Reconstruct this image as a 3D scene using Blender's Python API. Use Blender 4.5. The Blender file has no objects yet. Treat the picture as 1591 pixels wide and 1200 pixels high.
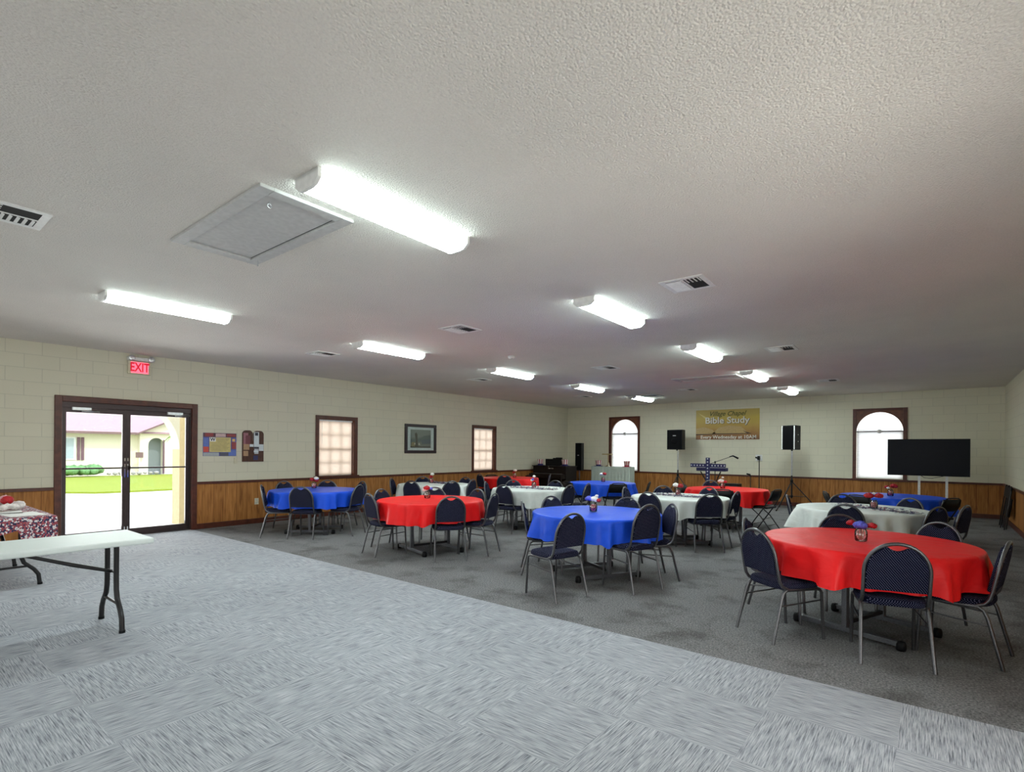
import bpy, math, random
from mathutils import Vector, Matrix
random.seed(7)
PI = math.pi
sc = bpy.context.scene
COL = sc.collection
XL, XR, YF, YB, H = -10.463, 1.291, 16.45, -3.6, 3.04      # room: left, right, far, back walls and ceiling

# ------------------------------------------------------------------ helpers
class MB:
    """collects faces; build() links them as ONE mesh object"""
    def __init__(s): s.v = []; s.f = []; s.m = []; s.sm = []
    def add(s, vs, fs, mi=0, smooth=False):
        b = len(s.v); s.v += [tuple(p) for p in vs]
        for f in fs: s.f.append([b+i for i in f]); s.m.append(mi); s.sm.append(smooth)
        return s
    def box(s, x0, x1, y0, y1, z0, z1, mi=0, M=None):
        vs = [Vector((x, y, z)) for z in (z0, z1) for y in (y0, y1) for x in (x0, x1)]
        if M is not None: vs = [M @ p for p in vs]
        return s.add(vs, [(0,2,3,1),(4,5,7,6),(0,1,5,4),(2,6,7,3),(0,4,6,2),(1,3,7,5)], mi)
    def tube(s, pts, r, n=8, closed=False, mi=0):
        P = [Vector(p) for p in pts]; N = len(P); rs = r if isinstance(r, (list, tuple)) else [r]*N
        up = None; rings = []
        for i in range(N):
            if closed: t = P[(i+1) % N]-P[i-1]
            else: t = P[min(i+1, N-1)]-P[max(i-1, 0)]
            t.normalize()
            if up is None:
                up = Vector((0,0,1)) if abs(t.z) < .9 else Vector((1,0,0))
            a = up - t*up.dot(t); a.normalize(); up = a; b = t.cross(a)
            rings.append([P[i]+(a*math.cos(2*PI*(k+.5)/n)+b*math.sin(2*PI*(k+.5)/n))*rs[i] for k in range(n)])
        vs = [p for R in rings for p in R]; fs = []
        for i in range(N if closed else N-1):
            j = (i+1) % N
            for k in range(n): fs.append((i*n+k, i*n+(k+1) % n, j*n+(k+1) % n, j*n+k))
        s.add(vs, fs, mi, True)
        if not closed:
            s.add(rings[0], [tuple(range(n))[::-1]], mi); s.add(rings[-1], [tuple(range(n))], mi)
        return s
    def lathe(s, prof, n=20, c=(0,0,0), mi=0, smooth=True, M=None):
        vs = []; fs = []
        for r, z in prof:
            for k in range(n):
                p = Vector((c[0]+r*math.cos(2*PI*k/n), c[1]+r*math.sin(2*PI*k/n), c[2]+z)); vs.append(M @ p if M is not None else p)
        for i in range(len(prof)-1):
            for k in range(n): fs.append((i*n+k, i*n+(k+1) % n, (i+1)*n+(k+1) % n, (i+1)*n+k))
        s.add(vs, fs, mi, smooth)
        return s
    def prism(s, poly, d0, d1, axis='z', mi=0):
        """poly in 2D extruded along axis; for x: poly=(y,z), y: poly=(x,z), z: poly=(x,y)"""
        def P(p, d): return {'z': (p[0], p[1], d), 'x': (d, p[0], p[1]), 'y': (p[0], d, p[1])}[axis]
        n = len(poly); vs = [P(p, d0) for p in poly]+[P(p, d1) for p in poly]
        fs = [tuple(range(n))[::-1], tuple(range(n, 2*n))]+[(i, (i+1) % n, n+(i+1) % n, n+i) for i in range(n)]
        return s.add(vs, fs, mi)
    def ball(s, c, r, n=8, mi=0, squash=1, jit=0):
        vs = []; fs = []; m = max(3, n//2)
        for i in range(m+1):
            th = PI*i/m
            for k in range(n):
                q = r*(1+random.uniform(-jit, jit))
                vs.append((c[0]+q*math.sin(th)*math.cos(2*PI*k/n), c[1]+q*math.sin(th)*math.sin(2*PI*k/n), c[2]+q*math.cos(th)*squash))
        for i in range(m):
            for k in range(n): fs.append((i*n+k, (i+1)*n+k, (i+1)*n+(k+1) % n, i*n+(k+1) % n))
        return s.add(vs, fs, mi, True)
    def mesh(s, name, mats):
        me = bpy.data.meshes.new(name); me.from_pydata(s.v, [], s.f)
        for m in (mats if isinstance(mats, (list, tuple)) else [mats]): me.materials.append(m)
        me.polygons.foreach_set('material_index', s.m); me.polygons.foreach_set('use_smooth', s.sm)
        me.update()
        return me
    def build(s, name, mats, parent=None, loc=(0,0,0), rot=(0,0,0), bevel=0):
        o = bpy.data.objects.new(name, s.mesh(name, mats)); COL.objects.link(o)
        o.location = loc; o.rotation_euler = rot
        if parent is not None: o.parent = parent
        if bevel:
            b = o.modifiers.new('bevel', 'BEVEL'); b.width = bevel; b.segments = 2; b.limit_method = 'ANGLE'
        return o

def tag(o, label, cat, group=None, kind=None):
    o['label'] = label; o['category'] = cat
    if group: o['group'] = group
    if kind: o['kind'] = kind
    return o
def thing(name, label, cat, loc=(0,0,0), rotz=0, group=None):
    o = bpy.data.objects.new(name, None); COL.objects.link(o)
    o.location = loc; o.rotation_euler = (0,0,rotz); o.empty_display_size = .1
    return tag(o, label, cat, group)
def struct(o, label=None, cat=None):
    o['kind'] = 'structure'
    if label: o['label'] = label
    if cat: o['category'] = cat
    return o
def sempty(name, label, cat, loc=(0,0,0)):
    o = bpy.data.objects.new(name, None); COL.objects.link(o); o.location = loc
    return struct(o, label, cat)
def dup(root, loc, rotz, label, group=None):
    r = root.copy(); COL.objects.link(r); r.location = loc; r.rotation_euler = (0,0,rotz); r['label'] = label
    if group: r['group'] = group
    for ch in list(root.children):
        c = ch.copy(); COL.objects.link(c); c.parent = r
        for g in list(ch.children):
            d = g.copy(); COL.objects.link(d); d.parent = c
    return r
def lettering(name, body, size, mat, parent, M, extrude=.001, shear=0, align='CENTER', offset=0.0, sx=1.0):
    cu = bpy.data.curves.new(name, 'FONT'); cu.body = body; cu.size = size; cu.extrude = extrude; cu.shear = shear
    cu.align_x = align; cu.align_y = 'CENTER'; cu.offset = offset; cu.resolution_u = 3
    t = bpy.data.objects.new(name+'_curve', cu); COL.objects.link(t)
    dg = bpy.context.evaluated_depsgraph_get()
    me = bpy.data.meshes.new_from_object(t.evaluated_get(dg)); bpy.data.objects.remove(t)
    me.transform(Matrix.Diagonal((sx,1,1,1))); me.transform(M); me.materials.clear(); me.materials.append(mat); me.name = name
    o = bpy.data.objects.new(name, me); COL.objects.link(o); o.parent = parent
    return o
def plane_to(face):
    """text matrix: letters drawn in XY -> on a wall. '+x' wall faces +X (left wall), '-y' wall faces -Y (far wall)"""
    if face == '+x': return Matrix(((0,0,1,0),(1,0,0,0),(0,1,0,0),(0,0,0,1)))
    return Matrix(((1,0,0,0),(0,0,-1,0),(0,1,0,0),(0,0,0,1)))

# ------------------------------------------------------------------ materials
def new_mat(name):
    m = bpy.data.materials.new(name); m.use_nodes = True
    nt = m.node_tree; b = nt.nodes['Principled BSDF']
    return m, nt, b
def N(nt, t, **kw):
    n = nt.nodes.new(t)
    for k, v in kw.items():
        if k in ('operation','blend_type','data_type','feature','distance','voronoi_dimensions','noise_dimensions','wave_type','bands_direction','vector_type'): setattr(n, k, v)
        else: n.inputs[k].default_value = v
    return n
def ramp(nt, stops):
    r = nt.nodes.new('ShaderNodeValToRGB'); e = r.color_ramp.elements
    e[0].position, e[0].color = stops[0][0], (*stops[0][1], 1)
    e[1].position, e[1].color = stops[-1][0], (*stops[-1][1], 1)
    for p, c in stops[1:-1]:
        q = e.new(p); q.color = (*c, 1)
    return r
def M_(name, col, rough=.5, metal=0, spec=.5, var=.08, scale=25, bump=0, sheen=0):
    """plain surface with a slight noise variation"""
    m, nt, b = new_mat(name); L = nt.links.new
    tc = nt.nodes.new('ShaderNodeTexCoord'); no = N(nt, 'ShaderNodeTexNoise', Scale=scale, Detail=3.0)
    L(tc.outputs['Object'], no.inputs['Vector'])
    lo = tuple(c*(1-var) for c in col); hi = tuple(min(1, c*(1+var)) for c in col)
    r = ramp(nt, [(.3, lo), (.7, hi)]); L(no.outputs['Fac'], r.inputs['Fac']); L(r.outputs['Color'], b.inputs['Base Color'])
    b.inputs['Roughness'].default_value = rough; b.inputs['Metallic'].default_value = metal; b.inputs['Specular IOR Level'].default_value = spec
    if bump:
        bp = N(nt, 'ShaderNodeBump', Strength=bump, Distance=.01); L(no.outputs['Fac'], bp.inputs['Height']); L(bp.outputs['Normal'], b.inputs['Normal'])
    return m
def emit(name, col, strength):
    m, nt, b = new_mat(name)
    b.inputs['Base Color'].default_value = (*col, 1); b.inputs['Emission Color'].default_value = (*col, 1); b.inputs['Emission Strength'].default_value = strength
    return m
def glass(name, tint=(.95,.97,.96), gl=.08):
    m = bpy.data.materials.new(name); m.use_nodes = True; nt = m.node_tree; nt.nodes.clear(); L = nt.links.new
    o = nt.nodes.new('ShaderNodeOutputMaterial'); mx = nt.nodes.new('ShaderNodeMixShader'); t = nt.nodes.new('ShaderNodeBsdfTransparent'); g = nt.nodes.new('ShaderNodeBsdfGlossy')
    fr = N(nt, 'ShaderNodeFresnel', IOR=1.3); t.inputs['Color'].default_value = (*tint, 1); g.inputs['Roughness'].default_value = .03
    ad = N(nt, 'ShaderNodeMath', operation='ADD'); ad.inputs[1].default_value = gl*.3; ad.use_clamp = True
    L(fr.outputs[0], ad.inputs[0]); L(ad.outputs[0], mx.inputs[0]); L(t.outputs[0], mx.inputs[1]); L(g.outputs[0], mx.inputs[2]); L(mx.outputs[0], o.inputs[0])
    return m
def translucent(name, col, w=.75):
    m = bpy.data.materials.new(name); m.use_nodes = True; nt = m.node_tree; nt.nodes.clear(); L = nt.links.new
    o = nt.nodes.new('ShaderNodeOutputMaterial'); mx = nt.nodes.new('ShaderNodeMixShader'); t = nt.nodes.new('ShaderNodeBsdfTranslucent'); d = nt.nodes.new('ShaderNodeBsdfDiffuse')
    tc = nt.nodes.new('ShaderNodeTexCoord'); no = N(nt, 'ShaderNodeTexNoise', Scale=6.0, Detail=2.0); L(tc.outputs['Object'], no.inputs['Vector'])
    r = ramp(nt, [(.3, tuple(c*.96 for c in col)), (.7, col)]); L(no.outputs['Fac'], r.inputs['Fac'])
    L(r.outputs[0], t.inputs['Color']); L(r.outputs[0], d.inputs['Color']); mx.inputs[0].default_value = w
    L(d.outputs[0], mx.inputs[1]); L(t.outputs[0], mx.inputs[2]); L(mx.outputs[0], o.inputs[0])
    return m

def block_mat(name, swap, col):
    m, nt, b = new_mat(name); L = nt.links.new
    g = nt.nodes.new('ShaderNodeNewGeometry'); sp = nt.nodes.new('ShaderNodeSeparateXYZ'); cb = nt.nodes.new('ShaderNodeCombineXYZ')
    L(g.outputs['Position'], sp.inputs[0]); L(sp.outputs['Y' if swap == 'x' else 'X'], cb.inputs['X']); L(sp.outputs['Z'], cb.inputs['Y'])
    br = nt.nodes.new('ShaderNodeTexBrick'); br.offset = .5
    for k, v in {'Scale': 1.0, 'Mortar Size': .005, 'Mortar Smooth': .6, 'Brick Width': .4064, 'Row Height': .2032}.items(): br.inputs[k].default_value = v
    br.inputs['Color1'].default_value = (*col, 1); br.inputs['Color2'].default_value = (*[c*.97 for c in col], 1); br.inputs['Mortar'].default_value = (*[c*.80 for c in col], 1)
    L(cb.outputs[0], br.inputs['Vector']); L(br.outputs['Color'], b.inputs['Base Color'])
    no = N(nt, 'ShaderNodeTexNoise', Scale=55.0, Detail=4.0); L(g.outputs['Position'], no.inputs['Vector'])
    ma = N(nt, 'ShaderNodeMath', operation='MULTIPLY_ADD'); ma.inputs[1].default_value = -1.2; L(br.outputs['Fac'], ma.inputs[0]); L(no.outputs['Fac'], ma.inputs[2])
    bp = N(nt, 'ShaderNodeBump', Strength=.35, Distance=.006); L(ma.outputs[0], bp.inputs['Height']); L(bp.outputs['Normal'], b.inputs['Normal'])
    b.inputs['Roughness'].default_value = .55; b.inputs['Specular IOR Level'].default_value = .3
    return m
def panel_mat(name, swap):
    m, nt, b = new_mat(name); L = nt.links.new
    g = nt.nodes.new('ShaderNodeNewGeometry'); sp = nt.nodes.new('ShaderNodeSeparateXYZ'); cb = nt.nodes.new('ShaderNodeCombineXYZ')
    L(g.outputs['Position'], sp.inputs[0]); h = sp.outputs['Y' if swap == 'x' else 'X']; L(h, cb.inputs['X']); L(sp.outputs['Z'], cb.inputs['Y'])
    mp = nt.nodes.new('ShaderNodeMapping'); mp.inputs['Scale'].default_value = (9, .8, 1); L(cb.outputs[0], mp.inputs['Vector'])
    no = N(nt, 'ShaderNodeTexNoise', Scale=3.0, Detail=6.0, Distortion=.6); L(mp.outputs[0], no.inputs['Vector'])
    r = ramp(nt, [(.3, (.25,.098,.026)), (.5, (.42,.175,.048)), (.72, (.52,.235,.070))]); L(no.outputs['Fac'], r.inputs['Fac'])
    # board tint and grooves
    br = nt.nodes.new('ShaderNodeTexBrick'); br.offset = 0
    for k, v in {'Scale': 1.0, 'Mortar Size': .004, 'Mortar Smooth': .2, 'Brick Width': .203, 'Row Height': 5.0}.items(): br.inputs[k].default_value = v
    br.inputs['Color1'].default_value = (1,1,1,1); br.inputs['Color2'].default_value = (.80,.78,.76,1); br.inputs['Mortar'].default_value = (.35,.3,.3,1)
    L(cb.outputs[0], br.inputs['Vector'])
    mx = nt.nodes.new('ShaderNodeMixRGB'); mx.blend_type = 'MULTIPLY'; mx.inputs[0].default_value = 1
    L(r.outputs[0], mx.inputs[1]); L(br.outputs['Color'], mx.inputs[2]); L(mx.outputs[0], b.inputs['Base Color'])
    b.inputs['Roughness'].default_value = .5; b.inputs['Specular IOR Level'].default_value = .2
    return m
def ceiling_mat():
    m, nt, b = new_mat('popcorn_ceiling'); L = nt.links.new
    g = nt.nodes.new('ShaderNodeNewGeometry')
    n1 = N(nt, 'ShaderNodeTexNoise', Scale=75.0, Detail=4.0, Roughness=.6); n2 = N(nt, 'ShaderNodeTexNoise', Scale=1.1, Detail=3.0); v = N(nt, 'ShaderNodeTexVoronoi', Scale=85.0)
    for n in (n1, n2, v): L(g.outputs['Position'], n.inputs['Vector'])
    r = ramp(nt, [(.3, (.72,.68,.63)), (.7, (.78,.735,.68))]); L(n2.outputs['Fac'], r.inputs['Fac'])
    r2 = ramp(nt, [(.35, (.8,.8,.8)), (.6, (1,1,1))]); L(n1.outputs['Fac'], r2.inputs['Fac'])
    mx = nt.nodes.new('ShaderNodeMixRGB'); mx.blend_type = 'MULTIPLY'; mx.inputs[0].default_value = .35; L(r.outputs[0], mx.inputs[1]); L(r2.outputs[0], mx.inputs[2]); L(mx.outputs[0], b.inputs['Base Color'])
    ad = N(nt, 'ShaderNodeMath', operation='SUBTRACT'); L(n1.outputs['Fac'], ad.inputs[0]); L(v.outputs['Distance'], ad.inputs[1])
    bp = N(nt, 'ShaderNodeBump', Strength=.6, Distance=.010); L(ad.outputs[0], bp.inputs['Height']); L(bp.outputs['Normal'], b.inputs['Normal'])
    b.inputs['Roughness'].default_value = .9; b.inputs['Specular IOR Level'].default_value = .2
    return m
def tile_carpet():
    m, nt, b = new_mat('carpet_tile'); L = nt.links.new
    g = nt.nodes.new('ShaderNodeNewGeometry'); T = .61
    def streak(sc_):
        mp = nt.nodes.new('ShaderNodeMapping'); mp.inputs['Scale'].default_value = sc_; L(g.outputs['Position'], mp.inputs['Vector'])
        n = N(nt, 'ShaderNodeTexNoise', Scale=1.0, Detail=3.0, Roughness=.62); L(mp.outputs[0], n.inputs['Vector']); return n
    a = streak((7, 165, 1)); c = streak((165, 7, 1))
    ch = nt.nodes.new('ShaderNodeTexChecker'); ch.inputs['Scale'].default_value = 1/T; ch.inputs['Color1'].default_value = (1,1,1,1); ch.inputs['Color2'].default_value = (0,0,0,1)
    of = nt.nodes.new('ShaderNodeMapping'); of.inputs['Location'].default_value = (.13, -3.9, .3); L(g.outputs['Position'], of.inputs['Vector']); L(of.outputs[0], ch.inputs['Vector'])
    mx = nt.nodes.new('ShaderNodeMixRGB'); L(ch.outputs['Fac'], mx.inputs[0]); L(a.outputs['Fac'], mx.inputs[1]); L(c.outputs['Fac'], mx.inputs[2])
    r = ramp(nt, [(.30, (.12,.13,.15)), (.44, (.31,.325,.36)), (.58, (.47,.485,.52)), (.72, (.60,.61,.64))]); L(mx.outputs[0], r.inputs['Fac'])
    n2 = N(nt, 'ShaderNodeTexNoise', Scale=.7, Detail=3.0); L(g.outputs['Position'], n2.inputs['Vector'])
    r2 = ramp(nt, [(.3, (.86,.86,.86)), (.7, (1,1,1))]); L(n2.outputs['Fac'], r2.inputs['Fac'])
    m2 = nt.nodes.new('ShaderNodeMixRGB'); m2.blend_type = 'MULTIPLY'; m2.inputs[0].default_value = 1; L(r.outputs[0], m2.inputs[1]); L(r2.outputs[0], m2.inputs[2]); L(m2.outputs[0], b.inputs['Base Color'])
    bp = N(nt, 'ShaderNodeBump', Strength=.3, Distance=.005); L(mx.outputs[0], bp.inputs['Height']); L(bp.outputs['Normal'], b.inputs['Normal'])
    b.inputs['Roughness'].default_value = .95; b.inputs['Specular IOR Level'].default_value = .1
    return m
def dark_carpet():
    m, nt, b = new_mat('worn_dark_carpet'); L = nt.links.new
    g = nt.nodes.new('ShaderNodeNewGeometry')
    n1 = N(nt, 'ShaderNodeTexNoise', Scale=70.0, Detail=4.0, Roughness=.7); n2 = N(nt, 'ShaderNodeTexNoise', Scale=2.2, Detail=5.0, Roughness=.6)
    for n in (n1, n2): L(g.outputs['Position'], n.inputs['Vector'])
    r = ramp(nt, [(.34, (.085,.085,.088)), (.5, (.18,.179,.182)), (.66, (.32,.317,.315))]); L(n1.outputs['Fac'], r.inputs['Fac'])
    r2 = ramp(nt, [(.34, (.62,.61,.60)), (.5, (1,1,1))]); L(n2.outputs['Fac'], r2.inputs['Fac'])
    mx = nt.nodes.new('ShaderNodeMixRGB'); mx.blend_type = 'MULTIPLY'; mx.inputs[0].default_value = 1; L(r.outputs[0], mx.inputs[1]); L(r2.outputs[0], mx.inputs[2]); L(mx.outputs[0], b.inputs['Base Color'])
    bp = N(nt, 'ShaderNodeBump', Strength=.3, Distance=.006); L(n1.outputs['Fac'], bp.inputs['Height']); L(bp.outputs['Normal'], b.inputs['Normal'])
    b.inputs['Roughness'].default_value = .95; b.inputs['Specular IOR Level'].default_value = .1
    return m
def dotted_fabric():
    m, nt, b = new_mat('dotted_navy_fabric'); L = nt.links.new
    tc = nt.nodes.new('ShaderNodeTexCoord'); sp = nt.nodes.new('ShaderNodeSeparateXYZ'); L(tc.outputs['Object'], sp.inputs[0])
    nz = nt.nodes.new('ShaderNodeSeparateXYZ'); L(tc.outputs['Normal'], nz.inputs[0])
    ab = N(nt, 'ShaderNodeMath', operation='ABSOLUTE'); L(nz.outputs['Z'], ab.inputs[0])
    gt = N(nt, 'ShaderNodeMath', operation='GREATER_THAN'); gt.inputs[1].default_value = .75; L(ab.outputs[0], gt.inputs[0])
    ad = N(nt, 'ShaderNodeMath', operation='ADD'); L(sp.outputs['X'], ad.inputs[0]); L(sp.outputs['Y'], ad.inputs[1])
    c1 = nt.nodes.new('ShaderNodeCombineXYZ'); L(sp.outputs['X'], c1.inputs['X']); L(sp.outputs['Y'], c1.inputs['Y'])
    c2 = nt.nodes.new('ShaderNodeCombineXYZ'); L(ad.outputs[0], c2.inputs['X']); L(sp.outputs['Z'], c2.inputs['Y'])
    mv = nt.nodes.new('ShaderNodeMixRGB'); L(gt.outputs[0], mv.inputs[0]); L(c2.outputs[0], mv.inputs[1]); L(c1.outputs[0], mv.inputs[2])
    mp = nt.nodes.new('ShaderNodeMapping'); mp.inputs['Rotation'].default_value = (0,0,PI/4); L(mv.outputs[0], mp.inputs['Vector'])
    v = nt.nodes.new('ShaderNodeTexVoronoi'); v.voronoi_dimensions = '2D'; v.inputs['Scale'].default_value = 88; v.inputs['Randomness'].default_value = 0; L(mp.outputs[0], v.inputs['Vector'])
    r = ramp(nt, [(.14, (.22,.22,.34)), (.20, (.0035,.0045,.016))]); L(v.outputs['Distance'], r.inputs['Fac']); L(r.outputs[0], b.inputs['Base Color'])
    b.inputs['Roughness'].default_value = .9; b.inputs['Specular IOR Level'].default_value = .06
    return m
def cloth_mat(name, col, rough=.42):
    m, nt, b = new_mat(name); L = nt.links.new
    tc = nt.nodes.new('ShaderNodeTexCoord'); n1 = N(nt, 'ShaderNodeTexNoise', Scale=5.0, Detail=4.0, Distortion=.8); n2 = N(nt, 'ShaderNodeTexNoise', Scale=30.0, Detail=2.0)
    for n in (n1, n2): L(tc.outputs['Object'], n.inputs['Vector'])
    r = ramp(nt, [(.3, tuple(c*.93 for c in col)), (.7, col)]); L(n1.outputs['Fac'], r.inputs['Fac']); L(r.outputs[0], b.inputs['Base Color'])
    bp = N(nt, 'ShaderNodeBump', Strength=.45, Distance=.03); L(n1.outputs['Fac'], bp.inputs['Height']); L(bp.outputs['Normal'], b.inputs['Normal'])
    b.inputs['Roughness'].default_value = rough; b.inputs['Specular IOR Level'].default_value = .22
    return m
def star_cloth():
    m, nt, b = new_mat('patriotic_print'); L = nt.links.new
    tc = nt.nodes.new('ShaderNodeTexCoord'); v = N(nt, 'ShaderNodeTexVoronoi', Scale=75.0); L(tc.outputs['Object'], v.inputs['Vector'])
    sp = nt.nodes.new('ShaderNodeSeparateXYZ'); L(v.outputs['Color'], sp.inputs[0])
    r = ramp(nt, [(0, (.02,.02,.07)), (.34, (.03,.03,.10)), (.36, (.33,.06,.08)), (.72, (.34,.07,.10)), (.76, (.72,.66,.67)), (1, (.8,.76,.76))]); r.color_ramp.interpolation = 'CONSTANT'
    L(sp.outputs['X'], r.inputs['Fac']); L(r.outputs[0], b.inputs['Base Color']); b.inputs['Roughness'].default_value = .7
    return m
def banner_mat():
    m, nt, b = new_mat('banner_print'); L = nt.links.new
    tc = nt.nodes.new('ShaderNodeTexCoord'); sp = nt.nodes.new('ShaderNodeSeparateXYZ'); L(tc.outputs['Object'], sp.inputs[0])
    no = N(nt, 'ShaderNodeTexNoise', Scale=3.5, Detail=4.0); L(tc.outputs['Object'], no.inputs['Vector'])
    ma = N(nt, 'ShaderNodeMath', operation='MULTIPLY_ADD'); ma.inputs[1].default_value = .25; L(no.outputs['Fac'], ma.inputs[0])
    dv = N(nt, 'ShaderNodeMath', operation='MULTIPLY'); dv.inputs[1].default_value = 1/.9; L(sp.outputs['Z'], dv.inputs[0]); L(dv.outputs[0], ma.inputs[2])
    r = ramp(nt, [(.12, (.22,.09,.035)), (.32, (.36,.17,.05)), (.55, (.52,.33,.07)), (.85, (.60,.44,.08)), (1.05, (.55,.40,.10))]); L(ma.outputs[0], r.inputs['Fac']); L(r.outputs[0], b.inputs['Base Color'])
    b.inputs['Roughness'].default_value = .45
    return m
def stripes_mat(name, n, a, c):
    m, nt, b = new_mat(name); L = nt.links.new
    tc = nt.nodes.new('ShaderNodeTexCoord'); sp = nt.nodes.new('ShaderNodeSeparateXYZ'); L(tc.outputs['Object'], sp.inputs[0])
    at = N(nt, 'ShaderNodeMath', operation='ARCTAN2'); L(sp.outputs['Y'], at.inputs[0]); L(sp.outputs['X'], at.inputs[1])
    mu = N(nt, 'ShaderNodeMath', operation='MULTIPLY'); mu.inputs[1].default_value = n; L(at.outputs[0], mu.inputs[0])
    si = N(nt, 'ShaderNodeMath', operation='SINE'); L(mu.outputs[0], si.inputs[0])
    r = ramp(nt, [(0, a), (.05, c)]); r.color_ramp.interpolation = 'CONSTANT'; L(si.outputs[0], r.inputs['Fac']); L(r.outputs[0], b.inputs['Base Color']); b.inputs['Roughness'].default_value = .6
    return m

BLK_X = block_mat('cream_block_side', 'x', (.68,.635,.50)); BLK_Y = block_mat('cream_block_end', 'y', (.76,.72,.57))  # end wall copy lightened to make up for weak light at the far end
PAN_X = panel_mat('wood_panelling_side', 'x'); PAN_Y = panel_mat('wood_panelling_end', 'y')
CEIL = ceiling_mat(); TILE = tile_carpet(); DARK = dark_carpet()
TRIM = M_('dark_red_wood', (.090,.021,.010), .4, var=.3, scale=12)
TRIM2 = M_('arch_panel_wood', (.15,.045,.018), .4, var=.35, scale=9)
BRONZE = M_('bronze_aluminium', (.060,.042,.042), .35, .6)
STEEL = M_('brushed_steel', (.65,.66,.68), .3, 1)
CHROME = M_('polished_chrome', (.8,.8,.8), .12, 1)
WHITE_M = M_('white_painted_metal', (.78,.78,.76), .45)
WHITE_B = M_('white_painted_board', (.50,.495,.485), .6)
BLACK = M_('black_plastic', (.006,.006,.007), .5, spec=.18)
BLACK_M = M_('black_metal', (.018,.017,.018), .4, .3)
VOID = M_('vent_void', (.012,.012,.012), .9)
VEIN = M_('silver_vein_steel', (.13,.13,.138), .33, .85, var=.35, scale=260)
LEGST = M_('grey_table_steel', (.14,.145,.16), .4, .7, var=.2, scale=120)
FAB = dotted_fabric()
RED = cloth_mat('red_plastic_cloth', (.88,.014,.016)); BLUE = cloth_mat('blue_plastic_cloth', (.012,.085,.70)); WHITE = cloth_mat('white_plastic_cloth', (.76,.80,.77))
SAGE = cloth_mat('pale_green_cloth', (.46,.51,.45), .8)
PLASTIC = M_('speckled_white_plastic', (.72,.78,.76), .5, var=.05, scale=400)
WOODTOP = M_('dark_laminate', (.10,.06,.035), .5)
GLASS = glass('door_glass'); JARGL = glass('jar_glass', (.93,.95,.95), .35)
LENS_S = emit('fluorescent_lens_side', (.80,.98,.95), 14.0)
LENS = emit('fluorescent_lens', (.86,.985,.97), 52.0)
BLIND = translucent('peach_blind', (1.0,.80,.65), .86); SHADE = translucent('white_shade', (1.0,.98,.97), .88)
EXIT_F = emit('exit_face', (1.0,.13,.20), 1.3); EXIT_L = emit('exit_letters', (.55,.008,.03), .7)
IVORY = M_('ivory_plastic', (.62,.57,.42), .5)
GOLD = M_('brass', (.50,.34,.13), .35, .8)
F_RED = M_('red_petals', (.42,.004,.012), .6, var=.4, scale=60); F_WHITE = M_('white_petals', (.85,.82,.78), .6, var=.1, scale=60); F_BLUE = M_('blue_petals', (.10,.12,.62), .6, var=.4, scale=60)
F_FILL = M_('red_and_white_filler', (.62,.03,.06), .5, var=.8, scale=50)
NAVY = M_('navy_foil', (.025,.018,.12), .3, .3); SILVER = M_('silver_foil', (.75,.73,.75), .25, .5); REDF = M_('red_foil', (.30,.02,.05), .3, .3)

# ------------------------------------------------------------------ room shell
def wall_strip(axis, c0, c1, a0, a1, holes, zmax=H, z0=0.0):
    """a wall slab between c0..c1 on its axis, running a0..a1, with rectangular holes (a,b,zlo,zhi)"""
    mb = MB(); xs = sorted({a0, a1, *[h[0] for h in holes], *[h[1] for h in holes]})
    for p, q in zip(xs[:-1], xs[1:]):
        hs = sorted([h for h in holes if h[0] < (p+q)/2 < h[1]], key=lambda h: h[2]); z = z0
        segs = []
        for h in hs:
            if h[2] > z: segs.append((z, h[2]))
            z = h[3]
        if z < zmax: segs.append((z, zmax))
        for lo, hi in segs:
            if axis == 'x': mb.box(c0, c1, p, q, lo, hi)
            else: mb.box(p, q, c0, c1, lo, hi)
    return mb
DOOR = (2.02, 3.92, 0.0, 2.22)
W1 = (6.40, 7.31, .88, 2.14); W2 = (11.37, 12.30, .88, 2.14); W0 = (-2.7, -1.0, .6, 2.3)  # W0 is an added unseen window, there to brighten the floor
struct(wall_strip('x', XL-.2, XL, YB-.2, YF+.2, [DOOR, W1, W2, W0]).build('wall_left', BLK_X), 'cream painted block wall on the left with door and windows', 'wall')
def arch_wall_holes(): return [(-8.70, -7.68, .84, 2.62), (-1.57, -.56, .84, 2.60)]
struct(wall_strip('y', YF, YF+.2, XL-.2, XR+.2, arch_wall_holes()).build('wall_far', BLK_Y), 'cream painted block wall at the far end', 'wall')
WR = (1.5, 3.5, .1, 2.2)
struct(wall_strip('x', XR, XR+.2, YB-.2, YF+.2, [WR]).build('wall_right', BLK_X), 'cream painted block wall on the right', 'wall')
BW = [(-9.6, -6.6, .5, 2.4), (-5.4, -2.4, .5, 2.4), (-1.6, .6, .5, 2.4)]  # openings added to the unseen wall to bring in daylight
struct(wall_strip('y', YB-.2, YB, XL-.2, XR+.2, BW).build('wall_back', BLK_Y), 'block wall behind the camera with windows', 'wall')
struct(MB().box(XL-.2, XR+.2, YB-.2, YF+.2, H, H+.15).build('ceiling', CEIL), 'white popcorn textured ceiling', 'ceiling')
struct(MB().box(XL-.2, XR+.2, 3.9, YF+.2, -.15, 0).build('floor', DARK), 'worn dark grey carpet under the tables', 'floor')
struct(MB().box(XL-.2, XR+.2, YB-.2, 3.9, -.15, .004).build('floor', TILE), 'pale grey streaked carpet tiles in the foreground', 'floor')
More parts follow.
